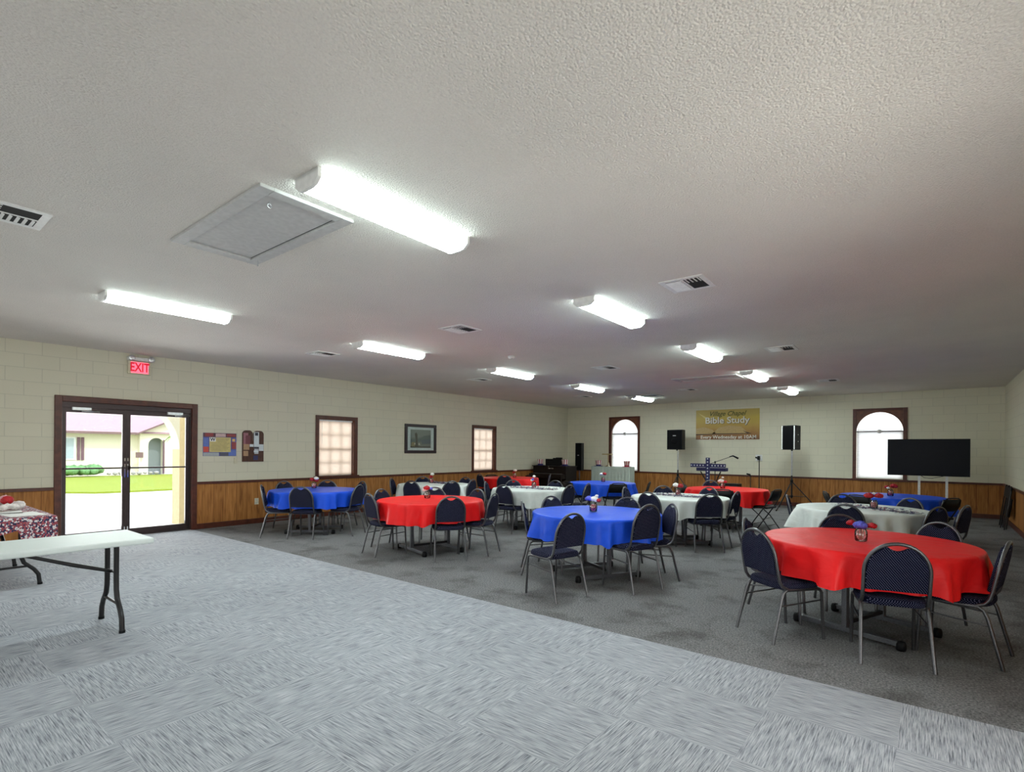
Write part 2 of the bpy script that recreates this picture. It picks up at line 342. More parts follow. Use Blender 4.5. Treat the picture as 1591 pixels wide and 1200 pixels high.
# wainscot panelling, chair rails, baseboards
def wains(name, mb, m, label): return struct(mb.build(name, m), label, 'trim')
mb = MB()
for a, b_ in ((YB, 1.97), (3.97, YF)): mb.box(XL, XL+.012, a, b_, .0, .82)
wains('trim_1', mb, PAN_X, 'brown wood panelling along the left wall')
wains('trim_2', MB().box(XL+.012, XR-.012, YF-.012, YF, 0, .79), PAN_Y, 'brown wood panelling along the far wall')
wains('trim_3', MB().box(XR-.012, XR, 3.5, YF-.012, 0, .79), PAN_X, 'brown wood panelling along the right wall')
mb = MB()
for a, b_ in ((YB, 1.97), (3.97, YF)): mb.box(XL, XL+.03, a, b_, .815, .862)
wains('trim_4', mb, TRIM, 'dark chair rail along the left wall')
wains('trim_5', MB().box(XL+.03, XR-.03, YF-.03, YF, .775, .822), TRIM, 'dark chair rail along the far wall')
wains('trim_6', MB().box(XR-.03, XR, 3.5, YF-.03, .775, .822), TRIM, 'dark chair rail along the right wall')
mb = MB()
for a, b_ in ((YB, 1.97), (3.97, YF)): mb.box(XL+.012, XL+.026, a, b_, 0.004, .10)
wains('baseboard_left', mb, TRIM, 'dark baseboard along the left wall')
wains('baseboard_far', MB().box(XL+.03, XR-.03, YF-.026, YF-.012, .004, .10), TRIM, 'dark baseboard along the far wall')
wains('baseboard_right', MB().box(XR-.026, XR-.012, 3.5, YF-.03, .004, .10), TRIM, 'dark baseboard along the right wall')

# ------------------------------------------------------------------ glazed double door
dr = sempty('door_1', 'glazed double entrance door with dark frame in the left wall', 'door', (XL, 2.97, 0)); 
def DY(y): return y-2.97
mb = MB()
mb.box(-.02, .03, DY(1.97), DY(2.06), 0, 2.27).box(-.02, .03, DY(3.88), DY(3.97), 0, 2.27).box(-.02, .03, DY(2.06), DY(3.88), 2.18, 2.27)
mb.build('door_casing', TRIM, dr, bevel=.006)
mb = MB().box(-.16, -.02, DY(2.02), DY(2.07), 0, 2.20).box(-.16, -.02, DY(3.86), DY(3.92), 0, 2.20).box(-.16, -.02, DY(2.07), DY(3.86), 2.10, 2.22)
mb.box(-.16, -.02, DY(2.07), DY(3.86), 0, .015)
mb.build('door_jamb', BRONZE, dr)
for (y0, y1) in ((2.07, 2.909), (2.911, 3.86)):
    st = .055; a0 = -.10; a1 = -.055
    m2 = MB().box(a0, a1, DY(y0), DY(y0+st), .015, 2.10).box(a0, a1, DY(y1-st), DY(y1), .015, 2.10).box(a0, a1, DY(y0+st), DY(y1-st), .015, .12).box(a0, a1, DY(y0+st), DY(y1-st), 2.02, 2.10)
    lf = m2.build('door_leaf', BRONZE, dr)
    MB().box(-.080, -.074, DY(y0+st), DY(y1-st), .12, 2.02).build('glass_pane', GLASS, lf)
    pb = MB().box(-.05, -.02, DY(y0+.02), DY(y1-.02), 1.125, 1.15)
    if y0 < 2.5: pb.box(-.055, -.012, DY(y1-.075), DY(y1-.04), 1.0, 1.16)
    else: pb.box(-.05, -.02, DY(y0+.01), DY(y0+.05), 1.1, 1.17)
    pb.build('push_bar', BRONZE, lf)
    h = y1-.02 if y0 < 2.5 else y0+.02
    MB().box(-.056, -.046, DY(h)-.010, DY(h)+.010, .98, 1.20).box(-.056, -.046, DY(h)-.010, DY(h)+.010, 1.25, 1.30).box(-.056, -.046, DY(h)-.008, DY(h)+.008, .02, .16).build('lock_plate', CHROME, lf)
    yc = y0+.12 if y0 < 2.5 else y1-.36
    c = MB().box(-.055, -.01, DY(yc), DY(yc+.24), 2.055, 2.10).tube([(-.02, DY(yc+.20), 2.05), (.05, DY(yc+.33), 2.045), (-.03, DY(yc+.12), 2.04)], .012, 6)
    c.build('door_closer', STEEL, lf)

# ------------------------------------------------------------------ side windows with peach blinds
def side_window(n, y0, y1, z0, z1, label):
    w = sempty('window_%d' % n, label, 'window', (XL, (y0+y1)/2, 0)); h = (y1-y0)/2
    MB().box(-.01, .028, -h-.075, -h, z0-.06, z1+.075).box(-.01, .028, h, h+.075, z0-.06, z1+.075).box(-.01, .028, -h, h, z1, z1+.075).build('casing', TRIM, w, bevel=.004)
    MB().box(-.15, .05, -h-.11, h+.11, z0-.03, z0+.005).box(-.01, .03, -h-.075, h+.075, z0-.065, z0-.03).build('sill', TRIM, w)
    s = MB().box(-.16, -.001, -h, -h+.012, z0, z1).box(-.16, -.001, h-.012, h, z0, z1).box(-.16, -.001, -h, h, z1-.012, z1)
    s.build('window_reveal', TRIM2, w)
    f = MB(); zm = (z0+z1)/2-.03
    f.box(-.13, -.09, -h+.012, -h+.05, z0, z1).box(-.13, -.09, h-.05, h-.012, z0, z1).box(-.13, -.09, -h, h, z1-.055, z1-.012).box(-.13, -.09, -h, h, z0, z0+.05).box(-.13, -.085, -h, h, zm-.022, zm+.022)
    for k in (1, 2):
        y = -h+.03+k*(2*h-.06)/3; f.box(-.125, -.085, y-.009, y+.009, z0, z1)
    for z in ((z0+zm)/2+.01, (z1+zm)/2): f.box(-.125, -.085, -h, h, z-.009, z+.009)
    sh = f.build('sash', WHITE_M, w)
    MB().box(-.112, -.108, -h+.03, h-.03, z0+.03, z1-.03).build('glass_pane', GLASS, sh)
    bl = MB()
    k = int((z1-z0-.04)/.025)
    vs = []; fs = []
    for i in range(k+1):
        z = z1-.03-i*(z1-z0-.05)/k; x = -.048+(.0012 if i % 2 else 0)
        vs += [(x, -h+.02, z), (x, h-.04, z)]
    fs = [(2*i, 2*i+1, 2*i+3, 2*i+2) for i in range(k)]
    bl.add(vs, fs)
    bl.build('blind', BLIND, w)
    MB().box(-.065, -.03, -h+.018, h-.035, z1-.045, z1-.014).tube([(-.025, -h+.10, z1-.05), (-.025, -h+.10, z1-.55)], .003, 5).build('blind_headrail', WHITE_M, w)
side_window(1, *W1, 'peach glowing blind in the window nearer the glass door, left wall')
side_window(2, *W2, 'peach glowing blind in the window nearer the far corner, left wall')
side_window(5, *W0, 'window in the left wall behind the camera')

# ------------------------------------------------------------------ arched far windows
def arch_window(n, x0, x1, o0, o1, z0, z1, zs, zt, label):
    """x0..x1 glass, o0..o1 outer casing, z0 sill, zs spring line, z1 arch top, zt casing top"""
    w = sempty('window_%d' % n, label, 'window', ((x0+x1)/2, YF, 0)); cx = (x0+x1)/2; hw = (x1-x0)/2
    a, b_ = o0-cx, o1-cx; ry = z1-zs
    arc = [(hw*math.cos(t), zs+ry*math.sin(t)) for t in [PI*i/24 for i in range(25)]]
    # spandrel panel (built as left and right halves of quads)
    mb = MB(); top = zt-.05; n_ = len(arc)
    for d0, d1 in ((-.012, .06),):
        vs = [(p[0], d0, p[1]) for p in arc]+[(p[0]*1.0, d0, top) for p in arc]; fs = [(i, i+1, n_+i+1, n_+i) for i in range(n_-1)]
        mb.add(vs, fs)
        vs2 = [(p[0], d0, p[1]) for p in arc]+[(p[0], d1, p[1]) for p in arc]; mb.add(vs2, [(i, n_+i, n_+i+1, i+1) for i in range(n_-1)])
    mb.build('arch_panel', TRIM2, w)
    c = MB().box(a, -hw, -.03, .03, z0-.02, zt).box(hw, b_, -.03, .03, z0-.02, zt).box(-hw, hw, -.03, .03, zt-.06, zt)
    c.build('casing', TRIM, w, bevel=.004)
    MB().box(a-.02, b_+.02, -.05, .12, z0-.05, z0-.01).build('sill', TRIM, w)
    # fan of pleats in the arch
    fn = MB(); ng = 36; vs = [(0, .035, zs)]
    for i in range(ng+1):
        t = PI*i/ng; vs.append(((hw-.012)*math.cos(t), .035+(.012 if i % 2 else 0), zs+(ry-.012)*math.sin(t)))
    fn.add(vs, [(0, i+1, i+2) for i in range(ng)])
    fan = fn.build('fan_shade', SHADE, w)
    MB().lathe([(.001, 0), (.05, 0), (.05, .02), (.001, .02)], 14, M=Matrix.Translation((0, .02, zs))@Matrix.Rotation(PI/2, 4, 'X')).build('fan_hub', WHITE_M, fan)
    sh = MB(); k = int((zs-z0-.03)/.03); vs = []
    for i in range(k+1):
        z = zs-.02-i*(zs-z0-.03)/k; y = .045+(.006 if i % 2 else 0); vs += [(-hw+.005, y, z), (hw-.005, y, z)]
    sh.add(vs, [(2*i, 2*i+1, 2*i+3, 2*i+2) for i in range(k)])
    sh.build('pleated_shade', SHADE, w)
    f = MB().box(-hw, hw, .10, .14, zs-.02, zs+.015).box(-hw, -hw+.035, .10, .14, z0, zs).box(hw-.035, hw, .10, .14, z0, zs).box(-hw, hw, .10, .14, z0, z0+.035)
    f.build('sash', WHITE_M, w)
    MB().box(-hw, hw, .02, .045, zs-.012, zs+.008).build('shade_rail', BRONZE, w)
    MB().box(-hw, hw, .117, .121, z0, z1).build('glass_pane', GLASS, w)
arch_window(3, -8.68, -7.70, -8.77, -7.63, .84, 2.56, 2.08, 2.66, 'arched window with white shade behind the green draped counter')
arch_window(4, -1.56, -.575, -1.64, -.49, .84, 2.54, 2.05, 2.64, 'arched window with white shade behind the television')
for i, (a, b_, z0, z1) in enumerate(BW):
    w = sempty('window_%d' % (6+i), 'large window in the back wall behind the camera', 'window', ((a+b_)/2, YB, 0)); h = (b_-a)/2
    MB().box(-h, h, -.12, -.08, z0, z0+.05).box(-h, h, -.12, -.08, z1-.05, z1).box(-h, -h+.05, -.12, -.08, z0, z1).box(h-.05, h, -.12, -.08, z0, z1).box(-.025, .025, -.12, -.08, z0, z1).build('window_frame', BRONZE, w)
    MB().box(-h+.05, h-.05, -.104, -.098, z0+.05, z1-.05).build('glass_pane', GLASS, w)

w = sempty('window_9', 'large glazed opening in the right wall beside the camera', 'window', (XR, (WR[0]+WR[1])/2, 0)); h = (WR[1]-WR[0])/2
MB().box(.08, .12, -h, h, WR[2], WR[2]+.05).box(.08, .12, -h, h, WR[3]-.05, WR[3]).box(.08, .12, -h, -h+.05, WR[2], WR[3]).box(.08, .12, h-.05, h, WR[2], WR[3]).box(.08, .12, -.025, .025, WR[2], WR[3]).build('window_frame', BRONZE, w)
MB().box(.098, .104, -h+.05, h-.05, WR[2]+.05, WR[3]-.05).build('glass_pane', GLASS, w)

# ------------------------------------------------------------------ ceiling fittings
def make_light(label):
    t = thing('ceiling_light', label, 'ceiling light', (0,0,H), 0, 'fluorescent ceiling lights')
    hw, L = .115, .61
    MB().box(-hw+.01, hw-.01, -L, L, -.018, 0).build('light_housing', WHITE_M, t)
    prof = [(-hw, -.012), (-hw, -.05), (-hw+.035, -.078), (-.045, -.086), (-.012, -.080), (.012, -.080), (.045, -.086), (hw-.035, -.078), (hw, -.05), (hw, -.012)]
    d = MB().prism(prof, -L+.022, L-.022, 'y')
    for i, f in enumerate(d.f):
        xs = [d.v[k][0] for k in f]
        if len(f) == 4 and min(abs(x) for x in xs) > .07: d.m[i] = 1
    d.build('light_diffuser', [LENS, LENS_S], t)
    cap = [(-hw-.004, 0), (-hw-.004, -.052), (-hw+.033, -.083), (-.045, -.091), (.045, -.091), (hw-.033, -.083), (hw+.004, -.052), (hw+.004, 0)]
    for y in (-L, L-.022): MB().prism(cap, y, y+.022, 'y').build('end_cap', WHITE_M, t)
    return t
LX = [(-2.78, [2.22, 5.25, 8.2, 11.25, 14.35], ['beside the framed ceiling hatch', 'between the two nearest right hand ceiling vents', 'in the right row, third from the camera', 'touching the flat ceiling hatch frame', 'nearest the banner']),
      (-6.55, [2.2, 5.22, 8.2, 11.2, 14.2], ['in front of the glass door', 'over the space between the blue and red tables', 'in the left row, third from the camera', 'in the left row, fourth from the camera', 'nearest the far left corner'])]
LIGHT0 = None
for x, ys, ls in LX:
    for y, l in zip(ys, ls):
        lab = 'lit white wraparound fluorescent fixture '+l
        if LIGHT0 is None: LIGHT0 = make_light(lab); LIGHT0.location = (x, y, H)
        else: dup(LIGHT0, (x, y, H), 0, lab)

def make_vent(label):
    t = thing('ceiling_vent', label, 'ceiling vent', (0,0,H), 0, 'air vents in the ceiling'); a, b_ = .2, .155
    MB().box(-a, a, -a, -b_, -.007, 0).box(-a, a, b_, a, -.007, 0).box(-a, -b_, -b_, b_, -.007, 0).box(b_, a, -b_, b_, -.007, 0).box(-.012, .012, -b_, b_, -.007, 0).build('vent_frame', WHITE_M, t)
    MB().box(-b_, b_, -b_, b_, -.0055, -.0005).build('vent_opening', VOID, t)
    lv = MB()
    for i in range(8):
        y = -b_+.02+i*.0385
        lv.box(-b_, -.012, -.013, .013, -.0008, .0008, M=Matrix.Translation((0, y, -.007))@Matrix.Rotation(-.5, 4, 'X'))
    for i in range(4):
        x = .012+.02+i*.036
        lv.box(-.006, .006, -b_, b_*(-.25), -.0006, .0006, M=Matrix.Translation((x, 0, -.0064)))
    lv.build('louvres', WHITE_M, t)
    return t
VN = [(-1.79, 4.85, 'nearest right hand ceiling vent, above the middle of the room'), (-4.78, 4.92, 'ceiling vent in the middle row closest to the camera'), (-7.83, 4.85, 'ceiling vent left of the second left hand light'),
      (-1.78, 8.7, 'square ceiling vent to the right of the third right hand light'), (-4.78, 8.8, 'ceiling vent in the middle row, second from the camera'), (-7.85, 8.68, 'ceiling vent beside the third left hand light'),
      (-1.76, 13.06, 'ceiling vent above the television side near the far wall'), (-4.8, 13.06, 'ceiling vent in front of the banner'), (-7.82, 13.05, 'ceiling vent near the far left corner'), (-4.84, .66, 'partly cut off ceiling vent at the left picture edge')]
V0 = None
for x, y, l in VN:
    lab = 'white square '+l if 'square' not in l else 'white '+l
    if V0 is None: V0 = make_vent(lab); V0.location = (x, y, H)
    else: dup(V0, (x, y, H), 0, lab)

def hatch(name, label, x0, x1, y0, y1, w, rec):
    t = thing(name, label, 'ceiling hatch', ((x0+x1)/2, (y0+y1)/2, H)); a, b_ = (x1-x0)/2, (y1-y0)/2
    MB().box(-a, a, -b_, -b_+w, -.022, 0).box(-a, a, b_-w, b_, -.022, 0).box(-a, -a+w, -b_+w, b_-w, -.022, 0).box(a-w, a, -b_+w, b_-w, -.022, 0).build('hatch_frame', WHITE_B, t, bevel=.003)
    MB().box(-a+w, a-w, -b_+w, b_-w, -.003, -.001).build('hatch_gap', VOID, t)
    MB().box(-a+w+.012, a-w-.004, -b_+w+.004, b_-w-.012, -rec, -.0031).build('hatch_panel', WHITE_B, t)
    return t
hn = hatch('ceiling_hatch', 'large framed attic hatch with pull ring in the ceiling near the camera', -4.46, -3.09, 1.5, 2.14, .085, .008)
ring = [(.50+.0, -.17+.013*math.cos(a), -.034+.013*math.sin(a)) for a in [2*PI*i/12 for i in range(12)]]
MB().tube(ring, .003, 5, True).tube([(.50, -.17, -.008), (.50, -.17, -.02)], .003, 5).build('pull_ring', STEEL, hn)
MB().tube([(-.56, .27, -.02), (-.56, .27, -.06)], .002, 5).ball((-.56, .27, -.065), .006, 6).build('pull_chain', STEEL, hn)
hatch('ceiling_hatch', 'flat attic hatch far away in the ceiling beside a right hand light', -4.38, -3.06, 10.95, 11.5, .085, .012)
vv = hatch('return_grille', 'wide return air grille beside the last left hand light', -6.72, -5.85, 13.55, 14.15, .05, .006); vv['category'] = 'ceiling vent'
for ch in vv.children:
    if ch.name.startswith('hatch_panel'): ch.data.materials[0] = VOID; ch.name = 'grille_opening'
    elif ch.name.startswith('hatch_frame'): ch.name = 'grille_frame'
    else: ch.name = 'grille_backing'
sd = thing('smoke_detector', 'round white smoke detector on the ceiling in the middle of the room', 'smoke detector', (-5.46, 6.84, H))
MB().lathe([(.001,-.035), (.05,-.035), (.062,-.02), (.065,0), (.001,0)], 24).build('detector_body', WHITE_M, sd)
MB().lathe([(.001,-.041), (.018,-.041), (.022,-.034), (.001,-.034)], 16).build('sensor_cap', WHITE_B, sd)

# ------------------------------------------------------------------ chairs
def make_chair():
    t = thing('stacking_chair', '', 'chair', (0,0,0), 0, 'padded stacking chairs'); R = .0125
    for s in (-1, 1):
        rear = [(s*.212, -.25, 0), (s*.200, -.165, .34), (s*.196, -.145, .385), (s*.195, -.115, .405)]
        MB().tube(rear, R, 8).build('leg', VEIN, t)
        front = [(s*.195, .165, .405), (s*.196, .195, .397), (s*.197, .213, .375), (s*.20, .235, 0)]
        MB().tube(front, R, 8).build('leg', VEIN, t)
        MB().tube([(s*.2035, -.183, .285), (s*.1975, .218, .315)], .0065, 6).build('stretcher', VEIN, t)
    f = MB()
    for s in (-1, 1): f.tube([(s*.195, -.115, .405), (s*.195, .165, .405)], R, 8)
    f.tube([(-.195, -.115, .405), (.195, -.115, .405)], .010, 6).tube([(-.195, .165, .40), (.195, .165, .40)], .010, 6)
    f.build('seat_frame', VEIN, t)
    def yb(z): return -.185-(z-.5)*.19
    hoop = [(-.193, -.02, .408), (-.193, -.10, .412), (-.193, -.150, .432), (-.193, -.176, .47), (-.193, yb(.53), .53), (-.193, yb(.64), .64)]
    arch = [(-.193*math.cos(a), yb(.655+.205*math.sin(a)), .655+.205*math.sin(a)) for a in [PI*i/18 for i in range(19)]]
    MB().tube(hoop+arch+[(-p[0], p[1], p[2]) for p in hoop[::-1]], R, 8).build('back_frame', VEIN, t)
    # upholstered back with the hand-hold scooped out of its top
    o = [(-.182, .520), (-.182, .655)]
    for i in range(1, 30):
        a = PI*i/30; x, z = -.182*math.cos(a), .655+.194*math.sin(a)
        if abs(x) < .068: z = .807+.036*(abs(x)/.068)**2
        o.append((x, z))
    o += [(.182, .655), (.182, .520)]
    bk = MB(); n = len(o); cz = .66; lay = [(-.014, .965), (-.008, 1.0), (.020, 1.0), (.032, .955)]
    vs = [(x*k, yb(z)+d, cz+(z-cz)*k) for d, k in lay for x, z in o]; fs = []
    for j in range(3):
        for i in range(n): fs.append((j*n+i, j*n+(i+1) % n, (j+1)*n+(i+1) % n, (j+1)*n+i))
    bk.add(vs, fs, 0, True); bk.add(vs[:n], [tuple(range(n))]); bk.add(vs[3*n:], [tuple(range(n))[::-1]])
    bk.build('backrest', FAB, t)
    st = MB(); m = 36; lay = [(.94, .408), (1.0, .418), (1.0, .440), (.955, .456), (.82, .465), (.4, .468)]; vs = []
    for k, z in lay:
        for i in range(m):
            a = 2*PI*i/m; c, s_ = math.cos(a), math.sin(a); e = .5
            vs.append((.208*k*math.copysign(abs(c)**e, c), .022+.205*k*math.copysign(abs(s_)**e, s_), z))
    fs = [(j*m+i, j*m+(i+1) % m, (j+1)*m+(i+1) % m, (j+1)*m+i) for j in range(len(lay)-1) for i in range(m)]
    st.add(vs, fs, 0, True); st.add(vs[-m:], [tuple(range(m))], 0, True); st.add(vs[:m], [tuple(range(m))[::-1]])
    st.build('seat', FAB, t)
    return t
def make_folder():
    t = thing('folding_chair', '', 'chair', (0,0,0), 0, 'black folding chairs at the far tables'); R = .011
    for s in (-1, 1):
        MB().tube([(s*.215, .20, 0), (s*.21, -.10, .43), (s*.208, -.235, .66), (s*.19, -.262, .75), (s*.12, -.272, .785), (0, -.274, .79)], R, 7).build('leg', BLACK_M, t)
        MB().tube([(s*.19, -.26, 0), (s*.19, -.05, .28), (s*.19, .13, .43)], R, 7).build('leg', BLACK_M, t)
    for z, y in ((.12, -.17), (.24, -.08)): MB().tube([(-.19, y, z), (.19, y, z)], .006, 6).build('stretcher', BLACK_M, t)
    MB().tube([(-.212, .107, .13), (.212, .107, .13)], .006, 6).build('stretcher', BLACK_M, t)
    MB().box(-.19, .19, -.17, .19, .43, .465).build('seat', BLACK, t, bevel=.012)
    vs = []; fs = []
    for d in (0, .018):
        for i in range(9):
            x = -.195+i*.39/8; c = .03*(1-(x/.195)**2)
            for z in (.58, .77): vs.append((x, -.205-(z-.58)*.32-c+d, z))
    for i in range(8):
        a = 2*i; fs += [(a, a+1, a+3, a+2), (18+a, 18+a+2, 18+a+3, 18+a+1), (a, a+2, 18+a+2, 18+a), (a+1, 18+a+1, 18+a+3, a+3)]
    fs += [(0, 18, 19, 1), (16, 17, 35, 34)]
    MB().add(vs, fs, 0, True).build('backrest', BLACK, t)
    return t
TN = {'T1': 'the blue table under the left window', 'T2': 'the left red table', 'T3': 'the middle blue table', 'T4': 'the nearest red table',
      'T5': 'the leftmost white table', 'T6': 'the red table near the organ', 'T7': 'the second white table from the left', 'T8': 'the blue table before the green counter',
      'T9': 'the third white table from the left', 'T10': 'the red table below the star cross', 'T11': 'the rightmost white table', 'T12': 'the blue table below the television'}
PN = {'left': 'left side', 'right': 'right side', 'front': 'near side', 'back': 'far side', 'frontleft': 'near left', 'frontright': 'near right', 'backleft': 'far left', 'backright': 'far right', 'leftfront': 'near left', 'leftback': 'far left edge'}
CH = [('T1','left',-8.85,4.36,60,0),('T1','front',-8.04,4.60,126,0),('T1','right',-7.78,5.55,-155,0),('T1','backright',-8.55,6.17,-97,0),('T1','backleft',-9.59,5.15,6,0),('T1','back',-9.33,5.91,-45,0),
('T2','left',-6.15,4.54,78,0),('T2','front',-4.98,4.99,145,0),('T2','right',-4.89,5.77,-162,0),('T2','backleft',-6.70,5.17,12,0),('T2','back',-6.43,6.05,-47,0),('T2','backright',-5.68,6.29,-97,0),
('T3','front',-2.78,4.48,165,0),('T3','frontright',-2.32,5.24,160,0),('T3','right',-2.40,6.08,-136,0),('T3','backleft',-4.06,5.97,-14,0),('T3','backright',-3.21,6.56,-87,0),('T3','left',-3.94,5.16,38,0),
('T4','leftfront',-1.12,4.58,53,0),('T4','leftback',-1.38,5.28,5,0),('T4','front',-0.18,4.50,104,0),('T4','right',0.43,5.13,169,0),('T4','backright',0.06,6.14,-122,0),('T4','backleft',-0.73,6.24,-72,0),
('T5','left',-9.09,7.29,37,0),('T5','frontleft',-8.07,6.96,107,0),('T5','frontright',-7.49,7.51,158,0),('T5','backright',-8.33,8.80,-86,0),('T5','right',-7.60,8.25,-165,0),('T5','backleft',-9.18,8.26,-27,0),
('T6','backleft',-9.81,11.43,-18,1),('T6','front',-8.44,10.33,120,0),('T6','back',-8.91,12.09,-91,1),('T6','right',-7.99,11.72,-149,0),('T6','left',-9.23,10.27,71,0),
('T7','frontleft',-6.02,7.33,88,0),('T7','backleft',-6.89,8.71,-28,0),('T7','back',-6.14,9.20,-86,0),('T7','right',-5.13,8.15,178,0),('T7','backright',-5.16,8.86,-168,0),('T7','left',-6.88,7.83,30,0),
('T8','left',-6.46,10.17,65,1),('T8','front',-5.33,10.42,140,1),('T8','right',-5.05,11.38,-161,1),
('T9','frontleft',-3.38,7.60,82,0),('T9','frontright',-2.55,7.90,128,0),('T9','right',-2.40,8.74,176,0),('T9','backright',-3.06,9.43,-102,0),('T9','backleft',-3.83,9.24,-51,0),('T9','left',-4.17,8.40,8,0),
('T10','back',-3.80,11.78,-53,0),('T10','right',-2.28,10.83,168,1),('T10','front',-3.06,10.14,101,1),('T10','left',-4.18,11.12,-5,1),
('T11','left',-1.67,8.60,14,0),('T11','frontleft',-0.82,7.51,85,0),('T11','frontright',0.06,7.92,147,0),('T11','right',0.33,8.41,160,0),('T11','backleft',-1.06,9.32,-70,0),('T11','backright',-0.23,9.22,-124,0),
('T12','left',-1.49,10.97,19,1),('T12','right',0.24,10.79,147,1),('T12','frontleft',-0.96,10.46,64,1)]
CH0, FO0 = make_chair(), make_folder(); used = {0: False, 1: False}
for tb, ps, x, y, yaw, fold in CH:
    a = math.radians(yaw); loc = (x+.25*math.cos(a), y+.25*math.sin(a), 0.0)          # x, y mark the back of the chair
    lab = ('black metal folding chair at the ' if fold else 'navy stacking chair at the ')+PN[ps]+' of '+TN[tb]
    src = FO0 if fold else CH0
    if not used[fold]:
        src.location = loc; src.rotation_euler = (0,0,a-PI/2); src['label'] = lab; c = src; used[fold] = True
    else: c = dup(src, loc, a-PI/2, lab)
    if (tb, ps) == ('T3', 'frontright'): c.scale = (1, 1, 1.07)

# ------------------------------------------------------------------ round tables, cloths, centrepieces
def make_table():
    t = thing('round_table', '', 'table', (0,0,0), 0, 'round folding tables')
    MB().lathe([(.001,.705), (.735,.705), (.75,.712), (.752,.735), (.745,.742), (.001,.742)], 64).build('tabletop', WOODTOP, t)
    for s in (-1, 1):
        c = MB().box(s*.30-.024, s*.30+.024, -.02, .02, .06, .70); c.build('column', LEGST, t, bevel=.004)
        ft = MB().box(s*.30-.022, s*.30+.022, -.40, .40, .028, .068).build('foot', LEGST, t, bevel=.004)
        for e in (-1, 1): MB().lathe([(.001,0), (.030,.002), (.034,.02), (.034,.05), (.026,.07), (.001,.075)], 12, (s*.30, e*.40, 0)).build('foot_cap', BLACK, ft)
    MB().box(-.30, .30, -.014, .014, .085, .115).build('brace', BLACK_M, t)
    MB().box(-.34, .34, -.10, .10, .685, .705).build('apron', BLACK_M, t)
    return t
def make_cloth(mat, drop, seed, cx, cy):
    ang = []
    for tb, ps, x, y, yaw, fold in CH:
        a = math.radians(yaw); q = (x+.15*math.cos(a)-cx, y+.15*math.sin(a)-cy)
        if math.hypot(*q) < 1.15: ang.append(math.atan2(q[1], q[0]))
    def near(a):
        d = min([abs((a-b+PI) % (2*PI)-PI) for b in ang] or [9]); t = min(1, max(0, (.46-d)/.12)); return t*t*(3-2*t)
    rnd = random.Random(seed); n = 180; mb = MB(); rings = []
    ph = [rnd.uniform(0, 2*PI) for _ in range(6)]; fr = [7, 11, 13, 17, 23, 31]; am = [.024, .028, .028, .030, .022, .014]
    def fold(a):
        q = sum(m*math.cos(f*a+p) for m, f, p in zip(am, fr, ph)); return math.copysign(abs(q)**.8*.62, q)
    def hem(a): return .016*math.sin(3*a+ph[1])+.010*math.sin(5*a+ph[2])-.08*abs(fold(a))
    prof = [(.25, .7475, 0), (.55, .748, 0), (.745, .749, 0), (.760, .747, .02), (.768, .739, .08)]
    for r, z, k in prof: rings.append([(r*math.cos(a), r*math.sin(a), z) for a in [2*PI*i/n for i in range(n)]])
    for j in range(1, 11):
        u = j/10; R = []
        for i in range(n):
            a = 2*PI*i/n; w = near(a); g = fold(a)*(u**.75); r = .772+.020*u*(1-w)+g*(1.3 if g > 0 else .65)*(1-.38*w)-.014*w*u
            tw = .012*u*math.sin(9*a+ph[3]); R.append((r*math.cos(a+tw), r*math.sin(a+tw), .739-u*((drop+.03+hem(a))*(1-w)+.252*w)))
        rings.append(R)
    vs = [(0, 0, .7475)]+[p for R in rings for p in R]; fs = [(0, 1+i, 1+(i+1) % n) for i in range(n)]
    for j in range(len(rings)-1):
        for i in range(n): fs.append((1+j*n+i, 1+(j+1)*n+i, 1+(j+1)*n+(i+1) % n, 1+j*n+(i+1) % n))
    mb.add(vs, fs, 0, True)
    return mb
def flower(kind, c, r):
    mb = MB()
    for k in range(7):
        a = 2.4*k; d = r*.55*math.sqrt(k/7)
        mb.ball((c[0]+d*math.cos(a)*1.2, c[1]+d*math.sin(a)*1.2, c[2]+r*.35*(1-k/7)), r*.62, 8, 0, .85, .18)
    return mb, {'r': F_RED, 'w': F_WHITE, 'b': F_BLUE}[kind]
def centrepiece(x, y, label, spec, filled=True):
    t = thing('flower_jar', label, 'centrepiece', (x, y, .750), 0, 'flower jars on the round tables')
    MB().lathe([(.001,.003), (.038,.003), (.045,.012), (.047,.05), (.045,.085), (.036,.10), (.037,.112), (.033,.112), (.033,.10), (.042,.085), (.043,.05), (.041,.014), (.001,.010)], 20).build('jar', JARGL, t)
    if filled: MB().lathe([(.001,.014), (.038,.016), (.040,.05), (.039,.08), (.028,.088), (.001,.09)], 16).build('filler', F_FILL, t)
    MB().tube([(0,0,.02), (0,0,.12)], .004, 5).tube([(.01,0,.02), (.02,.01,.13)], .003, 5).tube([(-.01,0,.02), (-.025,-.01,.13)], .003, 5).build('stems', M_('green_stem', (.03,.12,.03), .6) if 'green_stem' not in bpy.data.materials else bpy.data.materials['green_stem'], t)
    for kd, dx, dy, dz, r in spec:
        mb, m = flower(kd, (dx, dy, dz), r); mb.build('flower', m, t)
